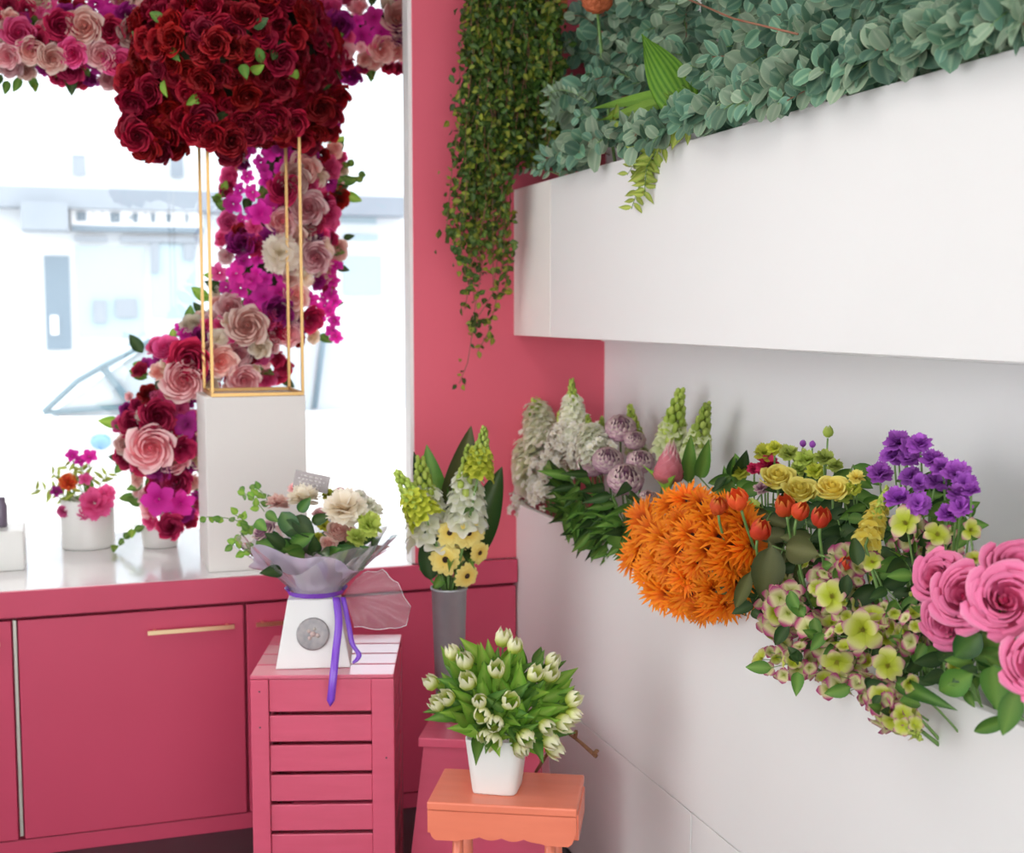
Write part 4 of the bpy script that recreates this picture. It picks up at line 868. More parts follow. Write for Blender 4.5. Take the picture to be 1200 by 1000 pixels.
# cellophane flap blown out to the right
mb = MB(); rows, tv = [], []; r_ = random.Random(4)
Fo = at(405, 690, D=3.24)-wr.location; 
tips = [at(x, y, D=3.2)-wr.location for x, y in ((425, 672), (448, 668), (466, 684), (481, 712), (476, 734), (450, 738), (415, 735))]
root = at(402, 700, D=3.26)-wr.location
Ri = M4.Rotation(math.radians(20), 4, 'Z')
for i in range(9):
    v = i/8; row = []
    for j in range(25):
        f = j/24*6; a = min(5, int(f)); P = tips[a].lerp(tips[a+1], f-a); q = root.lerp(P, v); row.append(Ri @ (q+toc(WC)*(.035*math.sin(v*PI)+.012*v*math.sin(j*1.7))))
    rows.append(row); tv.append([v]*25)
mb.grid(rows, tv); obj('cellophane_flap', mb.mesh('cellophane_flap', m_film), wr)
mb = MB(); mb.tube(rows[-1], .0008, 4); obj('flap_edge', mb.mesh('flap_edge', mat('crisp_film_edge', (.9, .9, .93), .15)), wr)
# ribbon
rb = thing('ribbon', 'purple satin ribbon tied round the wrap with two long tails', 'ribbon', (WC.x, WC.y, TOPZ))
def strip(P, wd, nm, side):
    mb = MB(); rows = []
    for i, p in enumerate(P):
        v = i/(len(P)-1); s_ = V(side)*wd*(.5 if v < .93 else .5*(1-v)/.07+.05); rows.append([V(p)-rb.location-s_, V(p)-rb.location+V((0, -.001, 0)), V(p)-rb.location+s_])
    mb.grid(rows, [[.5]*3]*len(P)); o = obj(nm, mb.mesh(nm, m_ribbon), rb)
    md = o.modifiers.new('s', 'SOLIDIFY'); md.thickness = .0008; return o
def rpts(L, D0, n=14):
    out = []
    for i in range(n+1):
        f = i/n*(len(L)-1); a = min(len(L)-2, int(f)); g = f-a; p0 = L[max(0, a-1)]; p1 = L[a]; p2 = L[a+1]; p3 = L[min(len(L)-1, a+2)]
        q = [.5*(2*b+(c-a_)*g+(2*a_-5*b+4*c-d)*g*g+(-a_+3*b-3*c+d)*g**3) for a_, b, c, d in zip(p0, p1, p2, p3)]; out.append(at(q[0], q[1], D=q[2]))
    return out
strip(rpts([(394, 700, 3.185), (397, 730, 3.15), (394, 760, 3.13), (391, 790, 3.10), (387, 828, 3.105)], 0, 16), .019, 'ribbon_tail', _R)
strip(rpts([(402, 700, 3.185), (409, 735, 3.165), (413, 755, 3.155), (421, 768, 3.15), (414, 778, 3.14)], 0, 14), .013, 'ribbon_tail', _R)
mb = MB(); rows = [[V((R_*math.cos(2*PI*j/32), R_*math.sin(2*PI*j/32), z)) for j in range(33)] for z, R_ in ((.019, .070), (.026, .074), (.033, .080))]; mb.grid(rows, [[.5]*33]*3); 
obj('ribbon_band', mb.mesh('ribbon_band', m_ribbon), rb)
# bouquet contents
BD = 3.30
def bflower(nm, me, x, y, r, Dp, d, lab, eye=None):
    P = at(x, y, D=Dp)-bq.location; o = obj(nm, me, bq, frame(d, rnd.random()*6, P, px(r, at(x, y, D=Dp)))); o['label'] = lab; return o
up = V((0, 0, 1))
bflower('carnation', carn_mesh(p_cream, 0, 44), 404, 602, 29, 3.22, up+toc(WC), 'full cream carnation at the right')
bflower('carnation', carn_mesh(p_cream, 1, 44), 356, 590, 22, 3.30, up, 'cream carnation at the back')
bflower('carnation', carn_mesh(p_blush, 1, 44), 326, 594, 16, 3.30, up, 'blush carnation')
bflower('rose', rose_mesh(p_blush, 4), 398, 628, 15, 3.25, up+toc(WC)*1.4, 'blush rose low at the front')
bflower('rose', rose_mesh(p_blush, 5), 385, 640, 10, 3.22, up+toc(WC)*1.4, 'small peach bloom at the rim')
bflower('rose', rose_mesh(p_mauve, 6), 313, 626, 14, 3.25, up+toc(WC)-_R, 'dusky mauve rose at the left')
bflower('hydrangea', carn_mesh(p_bud, 2, 40), 430, 618, 19, 3.2, up+toc(WC)+_R, 'round green hydrangea at the right')
bflower('hydrangea', carn_mesh(p_bud, 1, 40), 416, 632, 14, 3.18, up+toc(WC)+_R, 'round green hydrangea at the right')
for (x, y, r, m) in [(358, 612, 6, p_lemon), (362, 628, 6, p_ygreen), (380, 618, 8, p_ygreen), (372, 632, 7, p_ygreen), (345, 578, 6, p_white), (420, 584, 9, p_white), (385, 582, 8, p_ygreen), (432, 592, 9, p_white), (398, 580, 8, p_palep), (345, 575, 8, p_palep), (440, 600, 9, p_white), (375, 605, 9, p_palep)]:
    o = bflower('small_bloom', carn_mesh(m, 2, 26), x, y, r*1.2, 3.27 if y > 590 else 3.36, up+toc(WC), 'small filler bloom')
for i in range(30):
    th = rnd.uniform(0, 2*PI); rr = rnd.uniform(.3, 1); P = V((math.cos(th)*.115*rr, math.sin(th)*.115*rr, rnd.uniform(.09, .15))); me = rnd.choice([ld, ld, lo, lgl])
    obj('leaf', me, bq, yframe(V((math.cos(th), math.sin(th), rnd.uniform(.1, .9))), toc(WC), P) @ M4.Diagonal((.034, .065, .065, 1)))
for (x, y, dx, dy, L, W, m) in [(330, 600, 18, 30, 40, 24, lgl), (345, 605, 18, 20, 36, 22, ld), (350, 600, 10, -12, 24, 14, lgl), (365, 612, 22, -8, 26, 14, ld), (318, 640, 24, 2, 30, 18, lgl), (340, 640, 20, -10, 34, 18, lo), (300, 635, 18, 6, 24, 14, lo), (330, 612, 25, 15, 34, 18, ld), (300, 610, 10, 10, 20, 14, lo), (312, 600, 14, 12, 20, 12, lo)]:
    P = at(x, y, D=3.23); Q = at(x+dx, y+dy, D=3.21); obj('leaf', m, bq, yframe(Q-P, toc(P), P-bq.location) @ M4.Diagonal((px(W, P), px(L, P), px(L, P), 1)))
for (x, y, x2, y2, Dp) in [(300, 620, 242, 606, 3.3), (305, 612, 272, 640, 3.27), (310, 600, 284, 578, 3.32), (300, 630, 276, 604, 3.26), (318, 595, 300, 572, 3.36), (310, 640, 285, 648, 3.22)]:
    A_ = at(x, y, D=Dp); B_ = at(x2, y2, D=Dp); tw = obj('trailing_twig', (lambda mb: (mb.tube(curve(A_-bq.location, B_-bq.location, .01), .0012, 4), mb.mesh('trailing_twig', m_stem))[1])(MB()), bq)
    for k in range(7):
        q = A_.lerp(B_, .2+.8*k/6)+rv(.006); obj('leaf', rnd.choice([lo, lbr]), tw, yframe(rv(1)+(B_-A_).normalized(), toc(q), q-bq.location) @ M4.Diagonal((.018, .024, .024, 1)))
mb = MB(); mb.tube([at(395, 600, D=3.33)-bq.location, at(390, 575, D=3.335)-bq.location], .002, 4); obj('card_pick', mb.mesh('card_pick', m_stem), bq)
cp = at(365, 565, D=3.33); ct = thing('message_card', 'small grey printed card tilted on a pick above the bouquet', 'card', cp)
cf = M4.Rotation(math.radians(-12), 4, 'Y')
mb = MB(); mb.box(-.046, 0, -.023, .046, .0012, .023, M4.Rotation(-math.radians(18), 4, 'Z') @ M4.Rotation(math.radians(12), 4, 'Y')); obj('card', mb.mesh('card', m_card, False), ct)
Mc = M4.Rotation(-math.radians(18), 4, 'Z') @ M4.Rotation(math.radians(12), 4, 'Y')
for q, (z, a, b) in enumerate(((.013, -.03, .03), (.004, -.036, .034), (-.006, -.032, .028), (-.014, -.02, .022))):
    mb = MB(); x = a
    while x < b: w_ = rnd.uniform(.004, .012); mb.box(x, -.0006, z-.0018, min(b, x+w_), 0, z+.0018, Mc); x += w_+.003
    obj('blurred_print', mb.mesh('blurred_print', mat('card_print_%d' % q, (.62, .58, .58), .6)), ct)

# ------------------------------------------------------------------ coral stool with the tulip pot
D = 2.82
a_, b_ = at(500, 939, D=D), at(676, 951, D=D); zS = (a_.z+b_.z)/2; a_ = at(500, 940, Z=zS); b_ = at(676, 949, Z=zS); ang = math.atan2(b_.y-a_.y, b_.x-a_.x); SW = (b_-a_).length
st = thing('scalloped_stool', 'small coral painted stool with scalloped apron beside the white trough', 'stool', ((a_.x+b_.x)/2, (a_.y+b_.y)/2, 0), ang); SDp = .215; h2 = SW/2
obj('seat', boxm('seat', (-h2, 0, zS-.02), (h2, SDp, zS), m_coral, .004), st)
def apron(y0, y1, nm='apron'):
    mb = MB(); pts = []; n = 40
    for i in range(n+1):
        f = i/n; x = -h2*.99+2*h2*.99*f; e = min(f, 1-f)
        z = zS-.088+(.012 if e > .2 else 0)*min(1, (e-.2)*14 if e > .2 else 0)*(1-.55*abs(math.sin((f-.2)/.6*PI*4))) if e > .2 else zS-.088+.03*max(0, 1-e/.05)**2
        pts.append((x, z))
    for y in (y0, y1):
        for x, z in pts: mb.v.append(V((x, y, z))); mb.v.append(V((x, y, zS-.0205))); mb.t += [.5, .5]
    o2 = 2*(n+1)
    for i in range(n):
        a = 2*i; mb.f += [(a, a+2, a+3, a+1), (o2+a+1, o2+a+3, o2+a+2, o2+a), (a, o2+a, o2+a+2, a+2), (a+1, a+3, o2+a+3, o2+a+1)]
    mb.f += [(0, 1, o2+1, o2), (2*n+1, 2*n, o2+2*n, o2+2*n+1)]
    obj(nm, mb.mesh(nm, m_coral, False), st)
apron(.003, .019); apron(SDp-.019, SDp-.003)
for sx in (-1, 1):
    obj('side_rail', boxm('side_rail', (sx*h2*.97-.008, .02, zS-.08), (sx*h2*.97+.008, SDp-.02, zS-.021), m_coral, .002), st)
    for y in (.045, SDp-.045):
        mb = MB(); sy = -1 if y < .1 else 1; mb.tube([(sx*(h2-.065), y, zS-.021), (sx*(h2-.060), y+sy*.01, zS*.5), (sx*(h2-.045), y+sy*.025, .0)], [.011, .0145, .010], 10); obj('leg', mb.mesh('leg', m_coral), st)
P = at(590, 931, Z=zS); tp = thing('flower_pot', 'white square tapered ceramic pot standing on the coral stool', 'pot', (P.x, P.y+.045, zS+.0005), ang-.05)
mb = MB(); s6 = px(27, P); s7 = px(34, P); hp = px(66, P)
mb.lathe([(0, 0), (s6*.97, 0), (s6, .004), (s7, hp-.004), (s7, hp), (s7-.005, hp), (s7-.006, hp-.02), (0, hp-.022)], 32, sq=7); obj('pot_body', mb.mesh('pot_body', m_pot), tp)
tb = V((P.x, P.y+.045, zS+hp))
tl = leafm('lance', l_bright, nv=7, fold=.3, bend=.15); tl2 = leafm('lance', l_green, nv=7, fold=.3, bend=.25)
tms = [tulip_mesh(p_tulip, k, (-.07, .0, .07)[k], .05) for k in range(3)]
tpos = [(530, 765), (548, 798), (582, 785), (545, 775), (512, 825), (524, 818), (562, 822), (565, 838), (598, 822), (580, 848), (568, 862), (578, 868), (603, 757), (590, 748), (645, 790), (648, 775), (616, 865), (640, 852), (645, 868), (650, 878), (660, 848), (672, 838), (672, 820), (627, 790), (610, 878), (505, 800)]
for i, (x, y) in enumerate(tpos):
    dx, dy = (x-590)/95, (y-822)/70; X_ = .13*math.sqrt(max(0, 1-(dx*dx+dy*dy)*.8)); Pp = at(x, y, D=2.93-X_)
    s = px(rnd.uniform(12, 15), Pp); d = (Pp-(tb+V((0, 0, .02)))).normalized()+toc(Pp)*.2+(V((0, 0, -.5)) if y > 830 else V((0, 0, .2)))
    t = thing('white_tulip', 'white and green parrot tulip in the %s of the bunch on the coral stool' % zone(x, y, 590, 822, 90, 65), 'tulip', tb+V((0, 0, .001)), 0, 'parrot tulips in the white pot')
    mb = MB(); n_ = Pp-d.normalized()*s*.8-t.location; mb.tube([V((0, 0, -.01)), n_*.5+V((0, 0, .03)), n_], .0022, 5); obj('stem', mb.mesh('stem', m_stem), t)
    obj('flower_head', tms[i % 3], t, frame(d, rnd.random()*6, n_, s*.95))
    for k in range(3):
        q = n_*rnd.uniform(.45, .85); dd = n_.normalized()*.9+rv(.9)+V((0, 0, .1)); L = rnd.uniform(.055, .085)
        obj('leaf', rnd.choice([tl, tl, tl2]), t, yframe(dd, toc(Pp)+rv(.5), q) @ M4.Diagonal((L*.42, L, L, 1)))
for i in range(90):
    a = i*2.4; q = math.sqrt((i+.5)/90); x, y = 592+86*q*math.cos(a), 812+ (66*q*math.sin(a) if math.sin(a) < 0 else 60*q*math.sin(a)); dx, dy = (x-590)/95, (y-822)/75
    Pp = at(x, y, D=2.93-.10*math.sqrt(max(0, 1-(dx*dx+dy*dy)*.9))); A_ = tb.lerp(Pp, .68)
    t = thing('tulip_leaf', 'bright green pointed leaf in the parrot tulip bunch', 'leaf', tb+V((0, 0, .001)), 0, 'tulip leaves in the white pot'); d = (Pp-tb).normalized()+V((0, 0, .05))+rv(.6); L = rnd.uniform(.06, .09)
    mb = MB(); mb.tube([V((0, 0, 0)), A_-t.location], .0015, 4); obj('stem', mb.mesh('stem', m_stem), t)
    obj('blade', rnd.choice([tl, tl, tl2]), t, yframe(d, toc(Pp)+rv(.3), A_-t.location+(Pp-A_)*.2) @ M4.Diagonal((L*.40, L, L, 1)))
br_ = thing('dried_branch', 'knobbly brown dried branch poking out right of the tulips', 'branch', at(655, 850, D=2.95)); mb = MB(); o_ = br_.location
mb.tube([at(628, 905, D=3.06)-o_, at(660, 855, D=2.98)-o_, at(680, 870, D=2.93)-o_, at(699, 887, D=2.90)-o_], [.004, .0045, .004, .005], 6); mb.tube([at(674, 864, D=2.94)-o_, at(675, 857, D=2.93)-o_], .005, 5); mb.tube([at(696, 884, D=2.9)-o_, at(700, 880, D=2.89)-o_], .005, 5)
obj('stick', mb.mesh('stick', m_bark), br_)

# ------------------------------------------------------------------ pink stool with solid side panels and the zinc vase
D = 3.22; zp = at(540, 864, D=D).z; a_ = at(496, 864, Z=zp); b_ = at(640, 870, Z=zp); ang = math.atan2(b_.y-a_.y, b_.x-a_.x); PW = (b_-a_).length; 
ps = thing('panel_stool', 'pink painted step stool with splayed solid panel, behind the coral stool', 'stool', (a_.x, a_.y, 0), ang)
obj('seat', boxm('seat', (-.012, -.008, zp-.024), (PW, .21, zp), m_pinkwood, .003), ps)
mb = MB()
for y in (.004, .022):
    for x, z in ((-.0, zp-.0245), (PW-.02, zp-.0245), (PW+.02, 0), (.25, 0), (.235, .10), (.10, .10), (.085, 0), (-.055, 0)): mb.v.append(V((x, y-.02*(1 if z == 0 else 0)*0, z))); mb.t.append(.5)
mb.f += [tuple(range(7, -1, -1)), tuple(range(8, 16))]+[(i, (i+1) % 8, (i+1) % 8+8, i+8) for i in range(8)]
obj('front_panel', mb.mesh('front_panel', m_pinkwood, False), ps)
for x0, x1 in ((.0, -.05), (PW-.035, PW+.0)):
    mb = MB()
    for y in (.0225, .185):
        for x, z in ((x0, zp-.0245), (x0+.018, zp-.0245), (x1+.018, 0), (x1, 0)): mb.v.append(V((x, y, z))); mb.t.append(.5)
    mb.f += [(3, 2, 1, 0), (4, 5, 6, 7), (0, 1, 5, 4), (1, 2, 6, 5), (2, 3, 7, 6), (3, 0, 4, 7)]; obj('side_panel', mb.mesh('side_panel', m_pinkwood, False), ps)
vb = at(527, 842, Z=zp); vz = at(524, 685, D=(vb-_C).dot(_F)).z
va = thing('zinc_vase', 'tall tapered grey zinc vase of gerberas standing on the pink stool', 'vase', (vb.x, vb.y, zp+.0005)); r1 = px(21, vb); hv = vz-zp
mb = MB(); mb.lathe([(0, 0), (r1*.72, 0), (r1*.74, .004), (r1*.97, hv-.01), (r1*1.04, hv-.006), (r1*1.04, hv), (r1*.95, hv), (r1*.85, hv-.05), (0, hv-.05)], 28); obj('vase_body', mb.mesh('vase_body', m_zinc), va)
vt = V((vb.x, vb.y, vz-.04)); VD = (vb-_C).dot(_F)
gm = gerb_mesh(p_lemon, 15, 2, .52, 1, .05)
for (x, y, r, sx, sy, lab) in [(549, 625, 17, .1, .2, 'yellow gerbera facing the room at the right, dark eye'), (527, 625, 15, -.1, .2, 'yellow gerbera half behind its right neighbour'), (522, 656, 17, -.1, -.1, 'yellow gerbera lowest at the left, dark eye'), (562, 648, 13, .9, -.5, 'yellow gerbera turned away to the right'), (547, 675, 15, .7, -.5, 'lowest yellow gerbera drooping over the vase rim'), (536, 650, 10, 0, 0, 'small yellow gerbera behind the others')]:
    P = at(x, y, D=VD-.05 if r > 12 else VD-.02); bloom('yellow_gerbera', lab, 'gerbera', P, gm, px(r*1.22, P), toc(P)+_R*sx+_U*sy, base=vt, eye=eye_mesh(c_darkeye, .19), group='yellow gerberas in the zinc vase')
for i, (a, b, f0, lab, lv) in enumerate([((505, 640), (492, 535), .25, 'cream snapdragon spike at the left of the zinc vase', 3), ((545, 620), (550, 522), .25, 'cream snapdragon spike at the right of the zinc vase, taller leaves behind', 2), ((500, 610), (464, 552), .45, 'short green snapdragon tip pointing out to the left', 1), ((560, 560), (568, 500), .4, 'green budded spike behind the right snapdragon', 1)]):
    P, T = at(*a, D=VD-.02*i), at(*b, D=VD-.02*i); spike_thing('snapdragon', lab, P, T, vt, m=p_white if i < 2 else p_ygreen, R=.16, fs=.13, f0=f0, n=34, seed=i+1, budR=.09, leaves=lv)
for (x, y, x2, y2, W, m, lab) in [(520, 640, 500, 522, 34, lo, 'broad green aspidistra leaf standing tallest behind the vase blooms'), (525, 640, 552, 500, 40, lol, 'dull olive broad leaf leaning right behind the snapdragons'), (545, 665, 588, 548, 40, ld, 'large dark leaf curving out right under the white trough blooms'), (510, 640, 485, 530, 22, ld, 'dark narrow leaf at the far left of the vase'), (505, 680, 500, 620, 26, ld, 'dark leaf low at the left of the vase rim'), (530, 665, 540, 560, 30, ld, 'dark leaf in the middle behind the gerberas')]:
    Dq = VD+.06 if y2 < 600 else VD-.02
    P, Q = at(x, y, D=Dq), at(x2, y2, D=Dq-.02); t = thing('aspidistra_leaf', lab, 'leaf', vt, 0, 'broad leaves in the zinc vase'); put_leaf(t, leafm('ovate', m.materials[0], nv=12, fold=.2, bend=.06), P, Q-P, (Q-P).length, px(W, P), up=toc(P), name='blade'); mb = MB(); mb.tube([V((0, 0, 0)), P-vt], .003, 5); obj('stalk', mb.mesh('stalk', m_stem), t)
for i in range(14):
    P = at(rnd.uniform(498, 550), rnd.uniform(640, 684), D=VD-.01); t = thing('filler_leaf', 'small dark filler leaf just above the zinc vase rim', 'leaf', vt, 0, 'filler leaves at the zinc vase rim'); put_leaf(t, rnd.choice([ld, lo]), P, rv(1)+toc(P)*.4, .05, .028, up=toc(P), name='blade'); mb = MB(); mb.tube([V((0, 0, 0)), P-vt], .0015, 4); obj('stalk', mb.mesh('stalk', m_stem), t)

# ------------------------------------------------------------------ display block, gold stand and red rose ball
CT = .7725; f1, f2 = at(243, 664, Z=CT), at(360, 664, Z=CT); YP = 3.86; f1 = at(243, 600, Y=YP); f2 = at(360, 600, Y=YP); zT = at(300, 465, Y=YP).z; PWd = f2.x-f1.x
pl = thing('display_block', 'tall white display block on the counter under the gold stand', 'block', ((f1.x+f2.x)/2, YP+PWd/2, CT))
obj('block_body', boxm('block_body', (-PWd/2, -PWd/2, 0), (PWd/2, PWd/2, zT-CT), m_plinth, .002), pl); obj('base_shadow_gap', boxm('base_shadow_gap', (-PWd/2+.004, -PWd/2+.004, -.0003), (PWd/2-.004, PWd/2-.004, .0), m_plinth), pl)
g1, g2 = at(249, 461, Y=YP+.012), at(355, 461, Y=YP+.012); zt2 = at(355, 148, Y=YP+.012).z; gs = thing('gold_stand', 'slim square gold metal stand holding up the red rose ball', 'stand', ((g1.x+g2.x)/2, YP+PWd/2, zT+.0005)); gw = (g2.x-g1.x)/2; gh = zt2-zT; r_ = .0046
for sx in (-1, 1):
    for sy in (-1, 1): obj('post', boxm('post', (sx*gw-r_, sy*gw-r_, .011), (sx*gw+r_, sy*gw+r_, gh-.011), m_gold, .001), gs)
for z in (0, gh-.011):
    for s_ in (-1, 1):
        obj('rail', boxm('rail', (-gw-r_, s_*gw-r_, z), (gw+r_, s_*gw+r_, z+.0109), m_gold, .001), gs); obj('rail', boxm('rail', (s_*gw-r_, -gw+r_, z), (s_*gw+r_, gw-r_, z+.0109), m_gold, .001), gs)
RC = at(276, 66, Y=YP+PWd/2); RX = px(123, RC); RZ = px(108, RC)
ball = thing('rose_ball', 'huge dome of deep red roses on the gold stand', 'flower arrangement', (gs.location.x, gs.location.y, zT+gh+.001)); bl = RC-ball.location
mb = MB(); mb.blob(bl, .8*RX, sub=1, sz=.85*RZ/RX); obj('moss_core', mb.mesh('moss_core', m_soil), ball)
rm = [rose_mesh(p_red, k, 5) for k in range(4)]; NR = 330
for i in range(NR):
    z = 1-2*(i+.5)/NR; a = i*2.39996; d = V((math.sqrt(1-z*z)*math.cos(a), math.sqrt(1-z*z)*math.sin(a), z)); d = (d+rv(.06)).normalized()
    q = rnd.uniform(.86, 1.0); low = 1.0
    P = bl+V((d.x*RX*q, d.y*RX*q, d.z*RZ*q)); s = rnd.uniform(.030, .042); n = V((d.x/RX, d.y/RX, d.z/RZ)).normalized()
    
    obj('rose', rm[i % 4], ball, frame(n+rv(.2), rnd.random()*6, P-n*s*.6, s))
for (x, y) in [(160, 160), (185, 175), (172, 172), (205, 168), (232, 155), (275, 158), (180, 150), (160, 135), (370, 150), (355, 160), (385, 130), (385, 150), (330, 140), (290, 135), (200, 150), (362, 168), (270, 175), (345, 140), (393, 110), (155, 115), (245, 140), (262, 145), (300, 150), (318, 150), (240, 128), (278, 132), (308, 132), (335, 155), (350, 135), (255, 160), (365, 138), (215, 140), (375, 125)]:
    P = at(x, y, Y=YP+rnd.uniform(.0, .18)); s = rnd.uniform(.032, .042); obj('rose', rnd.choice(rm), ball, frame(toc(P)+rv(.3)+V((0, 0, -.4)), rnd.random()*6, P-ball.location, s))
for i in range(74):
    if i < 76: x, y = rnd.uniform(152, 215), rnd.uniform(70, 178)
    else: x, y = rnd.uniform(372, 396), rnd.uniform(50, 160)
    if y > 160 and x < 168: continue
    P = at(x, y, Y=YP+rnd.uniform(.05, .25)); s = rnd.uniform(.030, .040); obj('rose', rnd.choice(rm), ball, frame(toc(P)+_R*(-.7 if i < 76 else .7)+rv(.3), rnd.random()*6, P-ball.location, s))
for x, y in ((228, 150), (246, 158), (262, 150), (280, 146), (296, 154), (312, 146), (330, 152), (344, 142), (270, 165), (236, 140), (322, 138), (290, 138)):
    P = at(x, y, Y=YP-.045); s = rnd.uniform(.032, .042); obj('rose', rnd.choice(rm), ball, frame(toc(P)+rv(.3)+V((0, 0, -.2)), rnd.random()*6, P-ball.location, s))
for i in range(60):
    z = rnd.uniform(-1, .4); a = rnd.uniform(0, 2*PI); d = V((math.sqrt(1-z*z)*math.cos(a), math.sqrt(1-z*z)*math.sin(a), z)); P = bl+V((d.x*RX, d.y*RX, d.z*RZ))*.93
    obj('leaf', rnd.choice([lo, ld, lgl, lbr]), ball, yframe(rv(1)+d*.8, d, P) @ M4.Diagonal((.03, .05, .05, 1)))

# ------------------------------------------------------------------ flower garland: a column on the counter and a swag along the window head
gar_m = [(p_palep, 4), (p_blush, 5), (p_cream, 3), (p_crim, 6), (p_hot, 4), (p_plum, 2), (p_red, 2)]
gmesh = [rose_mesh(m, k, 5) for k in range(2) for m, w_ in gar_m for _ in range(w_)]
orch = [orchid_mesh(p_mag, k) for k in range(2)]; orch2 = [orchid_mesh(p_plum, 0), orchid_mesh(p_hot, 1)]; gc = [carn_mesh(p_hot, 0, 26), carn_mesh(p_palep, 1, 26), carn_mesh(p_plum, 2, 26), carn_mesh(p_cream, 1, 26)]
def garland(t, path, rads, Yp, n, seed, depth=.10, orchid_zones=(), n_leaf=60, rmin=9, rmax=19):
    r = random.Random(seed); cum = [0]
    for a, b in zip(path, path[1:]): cum.append(cum[-1]+math.dist(a, b))
    def pt(f):
        L = f*cum[-1]; k = max(i for i in range(len(cum)-1) if cum[i] <= L+1e-6); g = (L-cum[k])/(cum[k+1]-cum[k]); a, b = path[k], path[k+1]
        return a[0]+(b[0]-a[0])*g, a[1]+(b[1]-a[1])*g, rads[k]+(rads[k+1]-rads[k])*g, (b[0]-a[0])/math.dist(a, b), (b[1]-a[1])/math.dist(a, b)
    mb = MB(); pr = [pt(i/14) for i in range(15)]; mb.tube([at(q[0], q[1], Y=Yp)-t.location for q in pr], [px(q[2]*.45, at(q[0], q[1], Y=Yp)) for q in pr], 8); obj('moss_core', mb.mesh('moss_core', m_soil), t)
    pl_ = []
    for i in range(n*6):
        if len(pl_) >= n: break
        f = r.random(); x, y, R, tx, ty = pt(f); u = r.uniform(-1, 1); x_ = x-ty*u*R; y_ = y+tx*u*R; s = r.uniform(rmin, rmax)*(1-.25*abs(u))
        if any(math.dist((x_, y_), q[:2]) < (s+q[2])*.52 for q in pl_): continue
        pl_.append((x_, y_, s)); dd = depth*math.sqrt(max(0, 1-u*u)); P = at(x_, y_, Y=Yp-dd); s_ = px(s, P); d = toc(P)+(_R*(-ty*u)-_U*(tx*u))*.8+V((r.uniform(-.35, .35), 0, r.uniform(-.35, .35)))
        oz = any(math.dist((x_, y_), z[:2]) < z[2] for z in orchid_zones)
        if oz: me, nm = r.choice(orch), 'orchid'
        elif r.random() < .14: me, nm = r.choice(orch2), 'orchid'
        elif r.random() < .16: me, nm = r.choice(gc), 'carnation'
        else: me, nm = r.choice(gmesh), 'rose'
        obj(nm, me, t, frame(d, r.random()*6, P-t.location, s_*(1.0 if nm != 'carnation' else .85)))
    for i in range(n_leaf):
        f = r.random(); x, y, R, tx, ty = pt(f); u = r.uniform(-1.15, 1.15); P = at(x-ty*u*R, y+tx*u*R, Y=Yp-.6*depth*math.sqrt(max(0, 1-min(1, u*u))))
        d = (_R*(-ty*u)-_U*(tx*u))*1.0+V((r.uniform(-1, 1), r.uniform(-1, .2), r.uniform(-1, 1)))*.6; L = r.uniform(.04, .075)
        obj('leaf', r.choice([lo, lo, ld, lbr]), t, yframe(d, toc(P), P-t.location) @ M4.Diagonal((L*.55, L, L, 1)))
YG = 4.36
gp = at(188, 645, Z=CT); gp = V((gp.x, YG, CT)); 
gpot = thing('garland_pot', 'low white pot on the counter at the foot of the flower column', 'pot', (at(187, 600, Y=YG).x, YG, CT)); mb = MB(); mb.lathe([(0, 0), (.052, 0), (.056, .004), (.064, .07), (.060, .075), (.056, .07), (.05, .05), (0, .05)], 24); obj('pot_body', mb.mesh('pot_body', m_pot), gpot)
gcol = thing('flower_column', 'tall curved column of pink, magenta and cream flowers in the shop window', 'flower arrangement', (gpot.location.x, YG, CT+.052))
garland(gcol, [(200, 612), (200, 560), (188, 510), (196, 462), (222, 428), (270, 412), (305, 385), (322, 330), (328, 270), (335, 215), (342, 160), (340, 110)], [28, 40, 46, 48, 46, 48, 60, 68, 68, 66, 58, 50], YG, 330, 5, .14, [(322, 185, 28), (300, 235, 30), (300, 330, 38), (372, 360, 14), (210, 395, 16)], 110)
for (x, y, r, k) in [(215, 446, 22, rose_mesh(p_palep, 1)), (176, 524, 25, rose_mesh(p_palep, 0)), (224, 420, 22, rose_mesh(p_crim, 0)), (184, 488, 19, rose_mesh(p_crim, 1)), (290, 382, 21, rose_mesh(p_blush, 0)), (306, 408, 12, rose_mesh(p_cream, 0)), (345, 208, 17, rose_mesh(p_blush, 1)), (362, 245, 19, rose_mesh(p_palep, 1)), (372, 300, 17, rose_mesh(p_palep, 0)), (328, 298, 26, carn_mesh(p_cream, 0)), (333, 222, 17, rose_mesh(p_crim, 1)), (258, 424, 17, rose_mesh(p_blush, 1)), (285, 444, 17, rose_mesh(p_palep, 0)), (186, 585, 22, orch[0]), (212, 590, 18, orch[1]), (220, 498, 18, orch2[0]), (305, 250, 16, orch[0]), (330, 170, 14, orch2[0]), (290, 175, 12, orch[1]), (200, 618, 14, rose_mesh(p_crim, 0)), (212, 525, 14, rose_mesh(p_crim, 1))]:
    P = at(x, y, Y=YG-.17); obj('rose' if k.name.startswith('rose') else 'orchid', k, gcol, frame(toc(P)+rv(.25), rnd.random()*6, P-gcol.location, px(r, P)))
sy_ = [(386, 318), (391, 330), (388, 345), (393, 352), (386, 364), (392, 376), (389, 388), (394, 395), (380, 305), (395, 312)]
tr = obj('trailing_stem', (lambda mb: (mb.tube([at(378, 290, Y=YG-.1)-gcol.location]+[at(x, y, Y=YG-.1)-gcol.location for x, y in sy_[:8]], .0015, 4), mb.mesh('trailing_stem', m_stem))[1])(MB()), gcol)
for x, y in sy_: P = at(x, y, Y=YG-.1); obj('orchid', rnd.choice(orch), tr, frame(toc(P)+rv(.6), rnd.random()*6, P-gcol.location, px(9, P)))
